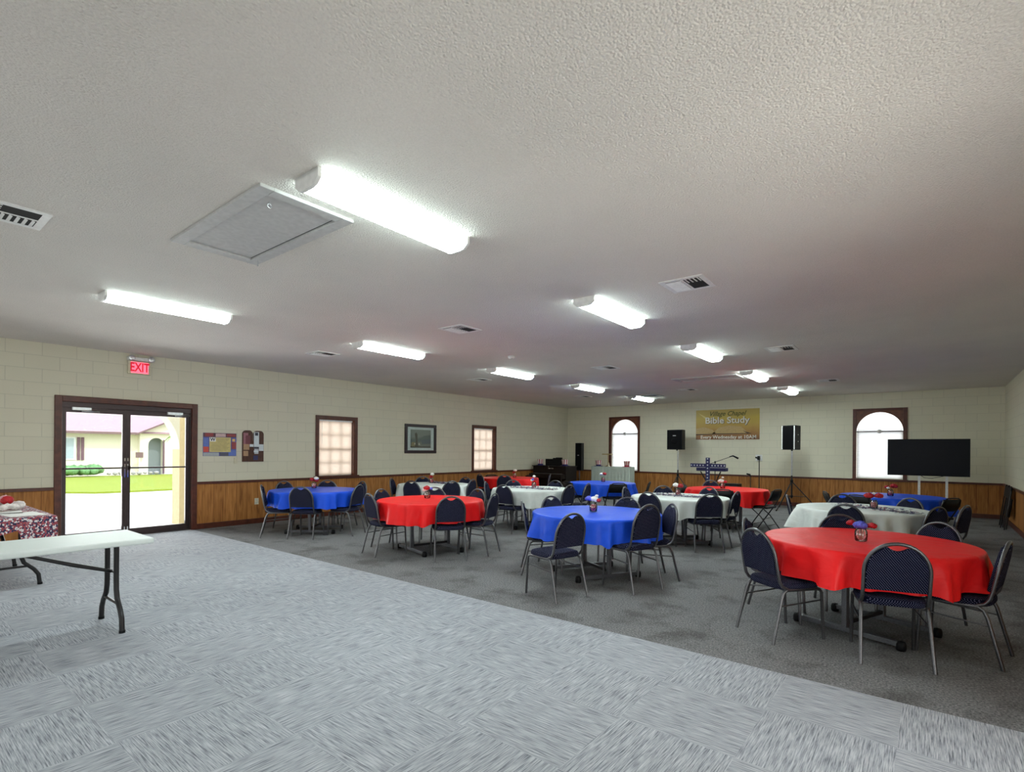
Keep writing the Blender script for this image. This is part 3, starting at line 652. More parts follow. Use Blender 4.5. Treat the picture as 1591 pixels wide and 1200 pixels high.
TB = [('T1',-8.67,5.25,BLUE,None,.245,(-8.93,5.38),[('r',-.035,-.02,.155,.05),('w',.035,.02,.18,.045),('r',.0,.04,.14,.045)],True,'red and white flowers'),
      ('T2',-5.79,5.37,RED,None,.245,(-5.95,5.45),[('r',.01,-.02,.15,.05),('w',-.05,.0,.12,.045),('b',.045,.03,.14,.03)],False,'a red rose between white and blue flowers'),
      ('T3',-3.17,5.63,BLUE,None,.245,(-3.19,5.60),[('b',-.065,0,.15,.045),('w',.01,.01,.145,.05),('r',.06,.01,.135,.035),('w',.035,.02,.19,.022)],True,'blue, white and red flowers'),
      ('T4',-.44,5.36,RED,None,.245,(-.46,5.25),[('b',.0,-.02,.13,.05),('r',-.07,.02,.14,.035),('r',.075,.01,.13,.035)],False,'a lavender blue flower between two red ones'),
      ('T5',-8.35,7.85,WHITE,None,.245,(-8.6,8.0),[('w',.02,0,.19,.045),('r',-.02,0,.13,.045)],True,'a white flower over red filler'),
      ('T6',-8.92,11.15,RED,None,.245,(-8.8,11.2),[('w',.02,0,.19,.05),('r',-.03,0,.13,.04)],True,'a white flower leaning over red petals'),
      ('T7',-6.07,8.28,WHITE,None,.245,(-6.15,8.45),[('w',.0,0,.22,.03),('r',.045,0,.16,.045),('b',-.01,-.01,.16,.035),('w',-.05,0,.14,.03)],True,'red and white blooms'),
      ('T8',-6.06,11.03,BLUE,None,.245,(-6.12,11.2),[('w',-.04,0,.18,.045),('r',.035,0,.185,.05)],True,'white and dark red blooms'),
      ('T9',-3.25,8.52,WHITE,None,.245,(-3.34,8.7),[('w',-.04,0,.165,.05),('r',.04,0,.155,.05)],True,'white and red petals'),
      ('T10',-3.24,11.04,RED,None,.245,(-3.3,10.98),[('w',-.03,0,.14,.06),('w',.0,0,.22,.025),('r',.05,0,.13,.04)],True,'tall white blooms'),
      ('T11',-.74,8.45,WHITE,None,.245,(-.60,8.43),[('r',-.055,0,.165,.055),('r',.055,0,.17,.05),('w',.0,-.02,.205,.02)],True,'two large red roses'),
      ('T12',-.55,11.3,BLUE,None,.245,(-.56,11.16),[('r',.05,0,.17,.055),('r',-.05,0,.15,.04),('w',-.03,-.03,.14,.025)],True,'dark red roses')]
def legs_clear(cx, cy):
    """turn of the table base that keeps its feet away from the chairs' legs"""
    pts = []
    for tb, ps, x, y, yaw, fold in CH:
        a = math.radians(yaw); c, s_ = math.cos(a), math.sin(a); x0, y0 = x+.25*c, y+.25*s_
        if math.hypot(x0-cx, y0-cy) > 1.3: continue
        for u in (-.25, .235):
            for w_ in (-.21, .21): pts.append((x0+c*u-s_*w_-cx, y0+s_*u+c*w_-cy))
    best = (-1, 0)
    for d in range(0, 180, 3):
        a = math.radians(d); c, s_ = math.cos(a), math.sin(a); m_ = 9
        for px, py in pts:
            lx, ly = px*c+py*s_, -px*s_+py*c
            for e in (-.3, .3): m_ = min(m_, math.hypot(lx-e, max(0, abs(ly)-.43)))
            m_ = min(m_, math.hypot(max(0, abs(lx)-.3), ly)+.01)
        if m_ > best[0]: best = (m_, d)
    return math.radians(best[1])
RT0 = make_table(); CN = {RED: 'red', BLUE: 'blue', WHITE: 'white'}; first = True
for i, (k, x, y, mat, rz, drop, vp, spec, filled, fl) in enumerate(TB):
    lab = 'round folding table underneath the cloth of '+TN[k]
    if first: RT0.location = (x, y, 0); RT0.rotation_euler = (0,0,legs_clear(x, y)); RT0['label'] = lab; first = False
    else: dup(RT0, (x, y, 0), legs_clear(x, y), lab)
    c = make_cloth(mat, drop, 11+i, x, y).build('tablecloth', mat, None, (x, y, 0))
    tag(c, 'round plastic cloth draped over '+TN[k], 'tablecloth', CN[mat]+' round tablecloths')
    centrepiece(vp[0], vp[1], 'jar of '+fl+' on '+TN[k], spec, filled)
JARS = [t_[6] for t_ in TB]
def garland(p, q, label, n, wide, seed):
    wide *= 1.6
    rnd = random.Random(seed); mb = MB(); d = Vector((q[0]-p[0], q[1]-p[1], 0)); L = d.length; d.normalize(); s = Vector((-d.y, d.x, 0)); ctr = Vector((p[0]+q[0], p[1]+q[1], 0))/2
    for _ in range(n):
        u = rnd.uniform(-L/2, L/2); w = rnd.gauss(0, wide); c = d*u+s*w+Vector((0, 0, rnd.uniform(.004, .034)))
        if min(math.hypot(c.x+ctr.x-jx, c.y+ctr.y-jy) for jx, jy in JARS) < .085: continue
        a = rnd.uniform(0, 2*PI); r = rnd.uniform(.014, .028); ti = Matrix.Rotation(a, 3, 'Z')@Matrix.Rotation(rnd.uniform(-.5, .5), 3, 'X')
        pts = [c+ti@Vector((r*(1 if j % 2 == 0 else .42)*math.cos(PI*j/5), r*(1 if j % 2 == 0 else .42)*math.sin(PI*j/5), 0)) for j in range(10)]
        lo = min(v.z for v in pts)
        if lo < .002: pts = [v+Vector((0,0,.002-lo)) for v in pts]
        mb.add(pts, [tuple(range(10))], rnd.choice([0,0,0,0,1,2]))
    mb.tube([d*(-L/2+L*i/30)+s*(wide*1.2*math.sin(i*1.9))+Vector((0,0,.008)) for i in range(31)], .003, 5)
    o = mb.build('star_garland', [NAVY, SILVER, REDF], None, (ctr.x, ctr.y, .7495))
    tag(o, label, 'garland', 'star garlands on the white tables')
garland((-3.72,8.62), (-2.72,8.48), 'dark star garland lying across '+TN['T9'], 330, .055, 1)
garland((-6.55,8.2), (-5.5,8.25), 'dark star garland lying across '+TN['T7'], 300, .05, 2)
garland((-1.05,8.75), (-.12,8.05), 'dark star garland lying across '+TN['T11'], 330, .055, 3)
garland((-8.8,8.15), (-7.95,8.1), 'dark star garland lying across '+TN['T5'], 300, .06, 4)

# ------------------------------------------------------------------ white folding table and print-covered table
def long_table(name, label, cat, loc, rotz, topmat, length=1.83, width=.70, legs=BLACK_M, h=.74):
    t = thing(name, label, cat, loc, rotz); a, b_ = width/2, length/2
    top = MB().box(-a, a, -b_, b_, h-.045, h).build('tabletop', topmat, t, bevel=.012)
    for e in (-1, 1):
        y = e*(b_-.20)
        for s in (-1, 1):
            pts = [(s*.118, y, h-.045), (s*.118, y, .40), (s*.122, y, .32), (s*.145, y, .25), (s*.225, y, .17), (s*.262, y, .11), (s*.275, y, 0)]
            sm = []
            for i in range(len(pts)-1):
                for k in range(3): sm.append(tuple(pts[i][j]+(pts[i+1][j]-pts[i][j])*k/3 for j in range(3)))
            sm.append(pts[-1])
            lg = MB().tube(sm, .0195, 10).build('leg', legs, t)
            MB().tube([(s*.275, y, 0), (s*.2745, y, .022)], .0225, 10).build('leg_cap', BLACK, lg)
        MB().tube([(-.185, y, .21), (.185, y, .21)], .012, 8).build('crossbar', legs, t)
        MB().tube([(-.118, y, .45), (.118, y, .45)], .009, 8).build('crossbar', legs, t)
        MB().tube([(0, y, .45), (0, y-e*.25, .54), (0, e*.10, h-.05)], [.014, .017, .012], 8).build('folding_brace', legs, t)
    return t
long_table('folding_table', 'long white plastic folding table in the left foreground', 'table', (-5.31, .655, .004), math.radians(0), PLASTIC, 1.84, .67)
gt = long_table('display_table', 'long folding table under a stars and stripes cloth left of the door', 'table', (-8.17, 1.03, .004), math.radians(90), WOODTOP, 1.76, .70)
mb = MB(); n = 96; hw, hl = .365, .90; rnd = random.Random(5); rings = []
def rect(u, ex):
    s = u*4; a, b_ = hl+ex, hw+ex
    if s < 1: return (a, -b_+2*b_*s)
    if s < 2: return (a-2*a*(s-1), b_)
    if s < 3: return (-a, b_-2*b_*(s-2))
    return (-a+2*a*(s-3), -b_)
for z, ex, w in ((.746, -.04, 0), (.7475, -.004, 0), (.742, .004, 0), (.70, .008, .3), (.64, .012, .8), (.585, .016, 1.0)):
    R = []
    for i in range(n):
        u = i/n; x, y = rect(u, ex+.012*w*math.sin(40*u*PI)); d = 0
        if z < .7: d = .05*math.sin(3.3*u*2*PI+1)*w+(.16 if (x > hl-.02 and y > .09) or (y > hw-.02 and x > hl-.4) else 0)*w
        R.append((x, y, z-d*.8))
    rings.append(R)
vs = [p for R in rings for p in R]; fs = [(j*n+i, (j+1)*n+i, (j+1)*n+(i+1) % n, j*n+(i+1) % n) for j in range(len(rings)-1) for i in range(n)]+[tuple(range(n))]
mb.add(vs, fs, 0, False)
tag(mb.build('print_tablecloth', star_cloth(), None, (-8.17, 1.03, .004)), 'navy, red and white printed cloth on the table left of the door', 'tablecloth')
PAPER = M_('white_paper', (.80,.80,.78), .7)
for x, y, r, l in ((-7.62, 1.18, .12, 'white paper sheet on the printed cloth at its right end'), (-7.98, 1.08, -.1, 'white paper sheet on the printed cloth beside the hat')):
    tag(MB().box(-.22, .22, -.15, .15, 0, .004).build('paper_sheet', PAPER, None, (x, y, .752), (0,0,r)), l, 'paper', 'papers on the printed cloth')
wr = thing('flower_wreath', 'white and pink ribbon wreath with a dark red bow on the printed cloth', 'wreath', (-8.22, 1.08, .772))
mb = MB()
for k in range(26):
    a = 2*PI*k/26; mb.ball((.17*math.cos(a)*1.25, .17*math.sin(a), .034+.008*math.sin(5*a)), .045+.010*math.sin(3*k), 8, 0, .7, .25)
mb.build('ribbon_ring', M_('white_ribbon', (.75,.68,.66), .6, var=.35, scale=18), wr)
MB().ball((.10, .05, .10), .062, 10, 0, .8, .1).build('bow', F_RED, wr)
MB().ball((-.12, .07, .10), .07, 10, 0, .6, .25).build('pink_bow', M_('pink_ribbon', (.75,.42,.46), .6, var=.2), wr)
bl = thing('blue_pompom', 'round blue foil pompom behind the wreath', 'decoration', (-8.62, 1.16, .752))
MB().ball((0,0,.06), .06, 12, 0, .95, .12).build('pompom_ball', F_BLUE, bl)
MB().lathe([(.001,0), (.03,0), (.02,.012), (.001,.012)], 12).build('pompom_foot', SILVER, bl)

# ------------------------------------------------------------------ things on the left wall
ex = thing('exit_sign', 'red lit exit sign with two emergency lamps above the glass door', 'sign', (XL, 3.06, 2.86))
MB().box(0, .05, -.165, .165, -.155, .06).build('sign_housing', IVORY, ex, bevel=.006)
MB().box(.0501, .053, -.125, .125, -.14, .045).build('sign_face', EXIT_F, ex)
lettering('lettering', 'EXIT', .205, EXIT_L, ex, Matrix.Translation((.0545, .0, -.048))@plane_to('+x'), .001, offset=.005, sx=.66)
MB().box(0, .07, -.17, .17, .065, .125).build('lamp_bar', WHITE_M, ex, bevel=.006)
for y in (-.13, .15): MB().lathe([(.001,.0), (.03,.0), (.05,.05), (.045,.055), (.001,.05)], 16, M=Matrix.Translation((.07, y, .10))@Matrix.Rotation(PI/2, 4, 'Y')).build('emergency_lamp', STEEL, ex)

po = thing('notice_poster', 'colourful bordered notice poster beside the glass door', 'poster', (XL, 4.365, 1.545))
def multi(name, quads, mats, parent, x):      # flat print made of coloured polygons lying on one sheet
    mb = MB()
    for i, (poly, mi) in enumerate(quads): mb.prism(poly, x, x+.0012+.0004*i, 'x', mi)
    return mb.build(name, mats, parent)
pc = lambda c: M_('print_'+'_'.join('%02x' % int(v*255) for v in c), c, .5)
def rc(a, b_, c, d): return [(a, c), (b_, c), (b_, d), (a, d)]
MB().box(0, .008, -.295, .295, -.215, .215).build('poster_board', pc((.10,.10,.32)), po)
multi('border_print', [(rc(-.293,.293,.14,.213), 0), (rc(-.26,-.12,.15,.21), 1), (rc(-.08,.10,.145,.205), 2), (rc(.12,.28,.155,.2), 1), (rc(-.29,-.20,-.10,.12), 3), (rc(-.29,-.20,-.14,-.04), 4), (rc(-.29,-.02,-.212,-.15), 5), (rc(.0,.15,-.212,-.15), 6), (rc(.15,.29,-.212,-.10), 3), (rc(.21,.29,-.08,.05), 1), (rc(.22,.27,.06,.11), 7)],
      [pc((.12,.05,.06)), pc((.30,.05,.05)), pc((.60,.42,.42)), pc((.12,.18,.50)), pc((.60,.08,.05)), pc((.40,.42,.45)), pc((.10,.10,.14)), pc((.70,.45,.15))], po, .008)
MB().box(.012, .0145, -.19, .19, -.14, .135).build('text_panel', pc((.62,.50,.20)), po)
mb = MB()
for k in range(9): mb.box(.0146, .0152, -.16 if k > 2 else -.06, .165-.05*((k*7) % 3)/2, .10-k*.026, .107-k*.026)
mb.build('text_lines', pc((.30,.24,.12)), po)
MB().box(.0146, .0155, -.185, -.08, .055, .13).build('initial_panel', PAPER, po)
lettering('lettering', 'W', .085, BLACK, po, Matrix.Translation((.0162, -.132, .092))@plane_to('+x'), .0006, offset=.002, sx=.95)

pq = thing('wall_plaque', 'brown twin tablet plaque with pinned pictures beside the poster', 'plaque', (XL, 4.98, 1.53))
def tablet(y0, y1, z0, z1, r):
    return [(y0, z0), (y1, z0), (y1, z1-r)]+[(y1-r+r*math.cos(a), z1-r+r*math.sin(a)) for a in [PI/2*i/6 for i in range(1, 7)]]+[(y0+r-r*math.sin(a), z1-r+r*math.cos(a)) for a in [PI/2*i/6 for i in range(0, 6)]]+[(y0, z1-r)]
MB().prism(tablet(-.21, -.012, -.31, .30, .07), 0, .02, 'x').prism(tablet(.0, .205, -.31, .295, .07), 0, .02, 'x').box(0, .018, -.03, .02, -.31, .1).build('plaque_board', M_('walnut', (.07,.022,.010), .4, var=.3), pq)
multi('pinned_pictures', [(rc(-.19,-.10,.02,.25), 0), (rc(-.15,-.06,-.0,.2), 2), (rc(.01,.11,-.02,.27), 1), (rc(.02,.10,-.16,-.03), 4), (rc(-.19,-.08,-.08,.03), 3), (rc(-.19,-.10,-.20,-.10), 3), (rc(-.07,.0,-.02,.03), 1), (rc(.11,.20,-.10,.03), 1), (rc(.01,.10,-.06,-.02), 5), (rc(.01,.10,-.13,-.09), 1), (rc(.0,.09,-.28,-.19), 6), (rc(.03,.09,.2,.26), 5)],
      [pc((.30,.12,.14)), pc((.62,.66,.68)), pc((.16,.04,.05)), pc((.40,.24,.13)), pc((.45,.45,.48)), pc((.04,.04,.06)), pc((.03,.03,.10))], pq, .02)
tag(MB().box(0, .025, -.032, .032, -.055, .055).build('thermostat', IVORY, None, (XL, 4.65, 1.24), bevel=.004), 'small beige thermostat below and between poster and plaque', 'thermostat')
ou = thing('wall_outlet', 'ivory outlet plate on the panelling near the blue table', 'outlet', (XL+.012, 5.055, .435))
MB().box(0, .008, -.04, .04, -.062, .062).build('outlet_plate', IVORY, ou, bevel=.002)
for z in (-.025, .025): MB().box(.008, .010, -.016, .016, z-.014, z+.014).build('socket', WHITE_B, ou)
pi = thing('framed_picture', 'framed landscape print with white mat between the two peach windows', 'picture', (XL, 9.33, 1.765), 0)
a, b_ = .54, .375
MB().box(0, .035, -a, a, -b_, -b_+.075).box(0, .035, -a, a, b_-.075, b_).box(0, .035, -a, -a+.085, -b_+.075, b_-.075).box(0, .035, a-.085, a, -b_+.075, b_-.075).build('picture_frame', M_('black_cherry_frame', (.022,.010,.014), .3), pi, bevel=.008)
MB().box(0, .012, -a+.08, a-.08, -b_+.07, b_-.07).build('mat_board', M_('white_mat', (.72,.75,.76), .6), pi)
q = .35; w_ = .235
multi('landscape_print', [(rc(-q,q,-w_,w_), 0), ([(-q,.02),(q,.05),(q,w_),(-q,w_)], 1), ([(-q,-.02),(-.05,.0),(.10,.08),(q,.11),(q,-.05),(-q,-.10)], 2), ([(.0,-.02),(q,.0),(q,-.12),(.05,-.14)], 3), ([(-.21,.12),(-.17,.16),(-.12,.12),(-.11,-.12),(-.08,-.20),(-.22,-.20),(-.17,-.05)], 4), ([(-.34,-.20),(-.30,-.09),(-.2,-.09),(-.2,-.20)], 5), (rc(-.35,.35,-w_,-.2), 4), ([(-.09,-.16),(-.06,-.10),(-.02,-.16)], 6), ([(-.24,-.15),(-.2,-.10),(-.18,-.15)], 6)],
      [pc((.20,.21,.18)), pc((.26,.28,.25)), pc((.13,.15,.15)), pc((.10,.12,.16)), pc((.055,.038,.025)), pc((.30,.22,.10)), pc((.70,.62,.52))], pi, .012)
MB().box(.0165, .018, -a+.085, a-.085, -b_+.075, b_-.075).build('picture_glass', GLASS, pi)

# ------------------------------------------------------------------ far end of the room
bn = thing('wall_banner', 'yellow and brown printed banner on the far wall', 'banner', (-4.84, YF-.004, 1.865))
MB().box(-.92, .92, -.006, 0, 0, .905).build('banner_sheet', banner_mat(), bn)
pg = MB()
def sheet(poly, y0, mi=0): pg.prism(poly, y0-.0015, y0, 'y', mi)
sheet([(-.92,.16),(-.30,.165),(-.42,.30),(-.66,.385),(-.92,.34)], -.006, 0); sheet([(-.44,.17),(.62,.175),(.42,.385),(.05,.42),(-.22,.37)], -.006, 0)
sheet([(-.92,.135),(-.35,.16),(-.40,.175),(-.92,.17)], -.0076, 1); sheet([(-.36,.16),(.62,.165),(.60,.185),(-.36,.185)], -.0076, 1); sheet([(.46,.26),(.72,.17),(.60,.17)], -.0076, 1); sheet([(-.85,.82),(-.45,.60),(-.62,.62)], -.006, 2)
pg.build('open_book_print', [pc((.52,.36,.15)), pc((.07,.03,.012)), pc((.72,.60,.22))], bn)
LP = M_('banner_white', (.80,.76,.66), .5); LS = M_('banner_shadow', (.10,.06,.02), .5); LO = M_('banner_olive', (.10,.10,.015), .5)
F = plane_to('-y')
lettering('lettering', 'Village Chapel', .195, LO, bn, Matrix.Translation((-.0, -.008, .775))@F, .0006, .35, offset=.003, sx=.95)
lettering('lettering_shadow', 'Bible Study', .265, LS, bn, Matrix.Translation((.012, -.008, .563))@F, .0004, offset=.008, sx=1.08)
lettering('lettering', 'Bible Study', .265, LP, bn, Matrix.Translation((0, -.0095, .572))@F, .0006, offset=.006, sx=1.08)
lettering('lettering', 'Every Wednesday at 10AM', .142, LP, bn, Matrix.Translation((.03, -.008, .072))@F, .0006, offset=.003, sx=1.03)

def speaker_stand(x, y, h, rot, label, spread, zj):
    t = thing('speaker_stand', label, 'speaker stand', (x, y, 0), rot)
    MB().tube([(0,0,.30), (0,0,zj+.15)], .020, 10).build('lower_tube', BLACK_M, t)
    MB().tube([(0,0,zj+.1), (0,0,h)], .0165, 10).build('pole', STEEL, t)
    MB().lathe([(.001,0), (.036,0), (.036,.07), (.001,.07)], 12, (0,0,zj-.03)).lathe([(.001,0), (.032,0), (.032,.05), (.001,.05)], 12, (0,0,.33)).build('collar', BLACK, t)
    for k in range(3):
        a = 2*PI*k/3+.52
        lg = MB().tube([(0,0,zj), (spread*math.cos(a), spread*math.sin(a), .012)], .013, 8).build('leg', BLACK_M, t)
        MB().tube([(spread*math.cos(a), spread*math.sin(a), .03), (spread*1.03*math.cos(a), spread*1.03*math.sin(a), 0.0)], .018, 8).build('rubber_foot', BLACK, lg)
        f = .52; MB().tube([(0,0,.355), (spread*f*math.cos(a), spread*f*math.sin(a), zj*(1-f))], .009, 6).build('brace', BLACK_M, t)
    return t
def speaker(x, y, z, rot, w, d, h, label, strips, tilt=0):
    t = thing('loudspeaker', label, 'loudspeaker', (x, y, z), rot)
    fr = .72
    poly = [(-w/2, -d/2), (w/2, -d/2), (w/2*fr, d/2), (-w/2*fr, d/2)]
    MB().prism(poly, 0, h, 'z').build('cabinet', BLACK, t, bevel=.012)
    MB().box(-w/2+.03, w/2-.03, -d/2-.012, -d/2, .03, h-.03).build('grille', M_('speaker_mesh', (.005,.005,.006), .8, spec=.08, bump=.3, scale=300) if 'speaker_mesh' not in bpy.data.materials else bpy.data.materials['speaker_mesh'], t)
    if strips:
        for s in (-1, 1): MB().box(s*(w/2-.022)-.012, s*(w/2-.022)+.012, -d/2-.014, -d/2, .012, h-.012).build('front_trim', WHITE_M, t)
        MB().lathe([(.001,0), (.012,0), (.012,.006), (.001,.006)], 10, M=Matrix.Translation((w/2*.87, 0, h*.62))@Matrix.Rotation(PI/2, 4, 'Y')).lathe([(.001,0), (.012,0), (.012,.006), (.001,.006)], 10, M=Matrix.Translation((w/2*.87, 0, h*.34))@Matrix.Rotation(PI/2, 4, 'Y')).build('side_bolt', STEEL, t)
    else:
        MB().box(-.05, .05, -d/2-.0145, -d/2-.0118, h*.68, h*.72).build('badge', SILVER, t)
        MB().lathe([(.06,0), (.10,.002), (.105,.006), (.06,.004)], 20, M=Matrix.Translation((0, -d/2-.0115, h*.45))@Matrix.Rotation(PI/2, 4, 'X')).build('woofer_ring', M_('dark_rubber', (.008,.008,.009), .8, spec=.05) if 'dark_rubber' not in bpy.data.materials else bpy.data.materials['dark_rubber'], t)
    MB().tube([(0,0,-.03), (0,0,.01)], .024, 10).build('pole_socket', BLACK_M, t)
    return t
speaker_stand(-6.10, 15.85, 1.52, -.372, 'tripod speaker stand left of the banner', .52, .78)
speaker(-6.13, 15.85, 1.55, -.10, .50, .34, .605, 'black loudspeaker on a tripod left of the banner', False)
speaker_stand(-2.86, 15.30, 1.53, -.372, 'tripod speaker stand right of the banner', .63, .74)
speaker(-2.86, 15.30, 1.56, -.36, .37, .33, .63, 'black loudspeaker with pale edge strips right of the banner', True)

# television on stand
tv = thing('television', 'large black flat television on a wheeled stand at the right', 'television', (-.085, 14.6, 0), 0)
W, Z0, Z1 = .705, 1.005, 1.805
MB().box(-W, W, -.02, .035, Z0, Z1).build('tv_body', BLACK, tv, bevel=.006)
MB().box(-W+.012, W-.012, -.022, -.0198, Z0+.022, Z1-.012).build('screen', M_('dark_screen', (.005,.006,.010), .28, spec=.12), tv)
for x in (-.14, .33): MB().box(x-.022, x+.022, .036, .07, .07, 1.5).build('upright', WHITE_M, tv)
MB().box(-.30, .50, .036, .066, 1.22, 1.28).build('crossbar', BLACK_M, tv)
MB().tube([(-.12,.03,1.02), (-.05,.035,.96), (.08,.035,.955), (.2,.035,.985), (.32,.03,1.02)], .006, 6).build('cable', BLACK, tv)
for x in (-.14, .33):
    ft = MB().box(x-.025, x+.025, -.28, .34, .055, .085).build('base_bar', WHITE_M, tv)
    for y in (-.26, .32): MB().lathe([(.001,0), (.028,0), (.028,.02), (.001,.02)], 12, M=Matrix.Translation((x-.01, y, .028))@Matrix.Rotation(PI/2, 4, 'Y')).build('caster', BLACK, ft)

# organ
og = thing('organ', 'dark wooden organ in the far left corner', 'organ', (-9.70, 14.25, 0), 0)
OW = M_('dark_walnut', (.011,.0055,.0045), .45, spec=.2, var=.3, scale=10)
MB().box(-.64, .64, -.10, .55, .0, .97).build('organ_case', OW, og, bevel=.01)
MB().box(-.66, .66, -.14, .57, .97, .995).build('organ_lid', OW, og, bevel=.006)
MB().box(-.62, .62, -.36, -.10, .60, .74).build('key_shelf', OW, og, bevel=.008)
MB().box(-.54, .54, -.34, -.14, .741, .757).build('keyboard', M_('shaded_keys', (.06,.055,.05), .4), og)
for s in (-1, 1): MB().box(s*.58-.03, s*.58+.03, -.34, -.28, 0, .60).build('leg', OW, og)
MB().box(-.34, .36, .18, .24, .995, 1.215).box(-.02, .10, .14, .24, 1.2, 1.25).box(.10, .30, .14, .22, 1.2, 1.265).build('music_desk', BLACK, og)
MB().box(-.03, .06, -.105, -.098, .90, .925).box(.09, .17, -.105, -.098, .90, .925).box(-.02, .02, -.13, -.1, .96, 1.0).build('control_plate', CHROME, og)
# column loudspeaker
cs = thing('column_speaker', 'tall slim black column loudspeaker right of the organ', 'loudspeaker', (-9.38, 15.5, 0), .1)
MB().box(-.115, .115, -.10, .10, .82, 1.755).build('column_cabinet', BLACK, cs, bevel=.008)
MB().box(-.095, .095, -.106, -.1, .86, 1.72).build('grille', bpy.data.materials['speaker_mesh'], cs)
MB().box(-.03, .03, -.112, -.105, 1.33, 1.35).build('badge', SILVER, cs)
MB().tube([(0,0,.03), (0,0,.84)], .03, 10).build('pole', CHROME, cs)
MB().box(-.2, .2, -.2, .2, 0, .03).build('base_plate', BLACK_M, cs, bevel=.006)
# draped counter
ct = thing('draped_counter', 'counter faced with pale green cloth before the left arched window', 'counter', (-8.145, 15.35, 0), 0)
MB().box(-.675, .675, -.02, .36, .945, .985).build('counter_top', M_('dark_counter', (.03,.018,.014), .4), ct, bevel=.005)
for s in (-1, 1):
    for y in (.02, .29): MB().box(s*.62-.025, s*.62+.025, y, y+.05, 0, .945).build('leg', BLACK_M, ct)
dv = MB(); vs = []
path = [(-.69, .36-.03*i) for i in range(13)]+[(-.69+.01725*i, -.03) for i in range(1, 80)]+[(.69, -.02+.03*i) for i in range(13)]; n = len(path)-1
for i, (x, y) in enumerate(path):
    f = .006*math.sin(i*.9)+.004*math.sin(i*2.3); nx, ny = (0, -1) if abs(x) < .689 else (math.copysign(1, x), 0)
    for z, k in ((.9875, 0), (.93, .2), (.45, .8), (.06, 1.0)): d = (f+.004)*k*2; vs.append((x+nx*d, y+ny*d, z))
dv.add(vs, [(4*i+j, 4*i+4+j, 4*i+5+j, 4*i+1+j) for i in range(n) for j in range(3)], 0, True)
tag(dv.build('counter_drape', SAGE, None, (-8.145, 15.35, 0)), 'pale green cloth hanging on the counter front', 'cloth')
STR = stripes_mat('red_white_stripes', 9, (.75,.72,.70), (.36,.02,.03)); STR2 = stripes_mat('faded_stripes', 9, (.62,.50,.46), (.36,.06,.06))
def hat(x, y, z, s, label, crown=STR, brim=NAVY):
    t = thing('top_hat', label, 'hat', (x, y, z), 0, 'striped top hats'); t.scale = (s, s, s)
    MB().lathe([(.001,0), (.145,0), (.155,.008), (.15,.018), (.09,.014), (.001,.012)], 26).build('brim', brim, t)
    MB().lathe([(.088,.013), (.090,.035), (.092,.060)], 26).build('hat_band', NAVY if brim is NAVY else REDF, t)
    MB().lathe([(.089,.058), (.094,.10), (.102,.16), (.112,.20), (.105,.206), (.001,.207)], 36).build('crown', crown, t)
hat(-10.17, 14.33, .9952, 1.0, 'striped red and white top hat on the left end of the organ')
hat(-9.21, 14.33, .9952, 1.0, 'striped red and white top hat on the right end of the organ')
hat(-8.66, 15.52, .9852, .95, 'striped top hat with dark brim on the left of the green draped counter')
hat(-7.63, 15.50, .9852, .9, 'faded striped top hat on the right of the green draped counter', STR2, REDF)
lp = thing('brass_lamp', 'brass desk lamp with a long flat head on the green draped counter', 'lamp', (-8.33, 15.55, .9852), 0)
MB().lathe([(.001,0), (.075,0), (.07,.02), (.03,.035), (.001,.04)], 20).build('lamp_base', GOLD, lp)
MB().tube([(0,0,.03), (.005,0,.20), (0,0,.385)], .011, 8).build('lamp_stem', GOLD, lp)
MB().prism([(-.20,.38), (.14,.38), (.14,.405), (.12,.42), (-.18,.42), (-.20,.405)], -.045, .045, 'y').build('lamp_shade', M_('pale_brass', (.50,.40,.20), .4, .5), lp)
MB().ball((.07,-.08,.06), .035, 8).ball((.07,-.08,.11), .024, 8).lathe([(.001,0), (.035,0), (.03,.04), (.001,.04)], 10, (.07,-.08,0)).build('figurine', IVORY, lp)
# star cross
cr = thing('star_cross', 'navy cross with white stars behind the far red table', 'cross', (-4.36, 13.3, 0), 0)
NV = M_('navy_paint', (.012,.012,.085), .5); STW = M_('white_star', (.8,.8,.82), .5)
MB().box(-.048, .048, -.02, .02, .06, 1.345).build('post', NV, cr, bevel=.004)
MB().box(-.43, -.048, -.02, .02, 1.105, 1.195).box(.048, .43, -.02, .02, 1.105, 1.195).build('crossbeam', NV, cr, bevel=.004)
MB().box(-.25, .25, -.16, .16, 0, .06).build('cross_base', BLACK, cr, bevel=.006)
sm = MB()
def star(cx, cz, r): sm.prism([(cx+r*(1 if j % 2 == 0 else .45)*math.sin(PI*j/5), cz+r*(1 if j % 2 == 0 else .45)*math.cos(PI*j/5)) for j in range(10)], -.0222, -.0202, 'y')
for k in range(12):
    if k not in (5, 6): star(-.40+k*.073, 1.15, .023)
for k in range(12): star(0, 1.315-k*.078, .023)
sm.build('star_pattern', STW, cr)
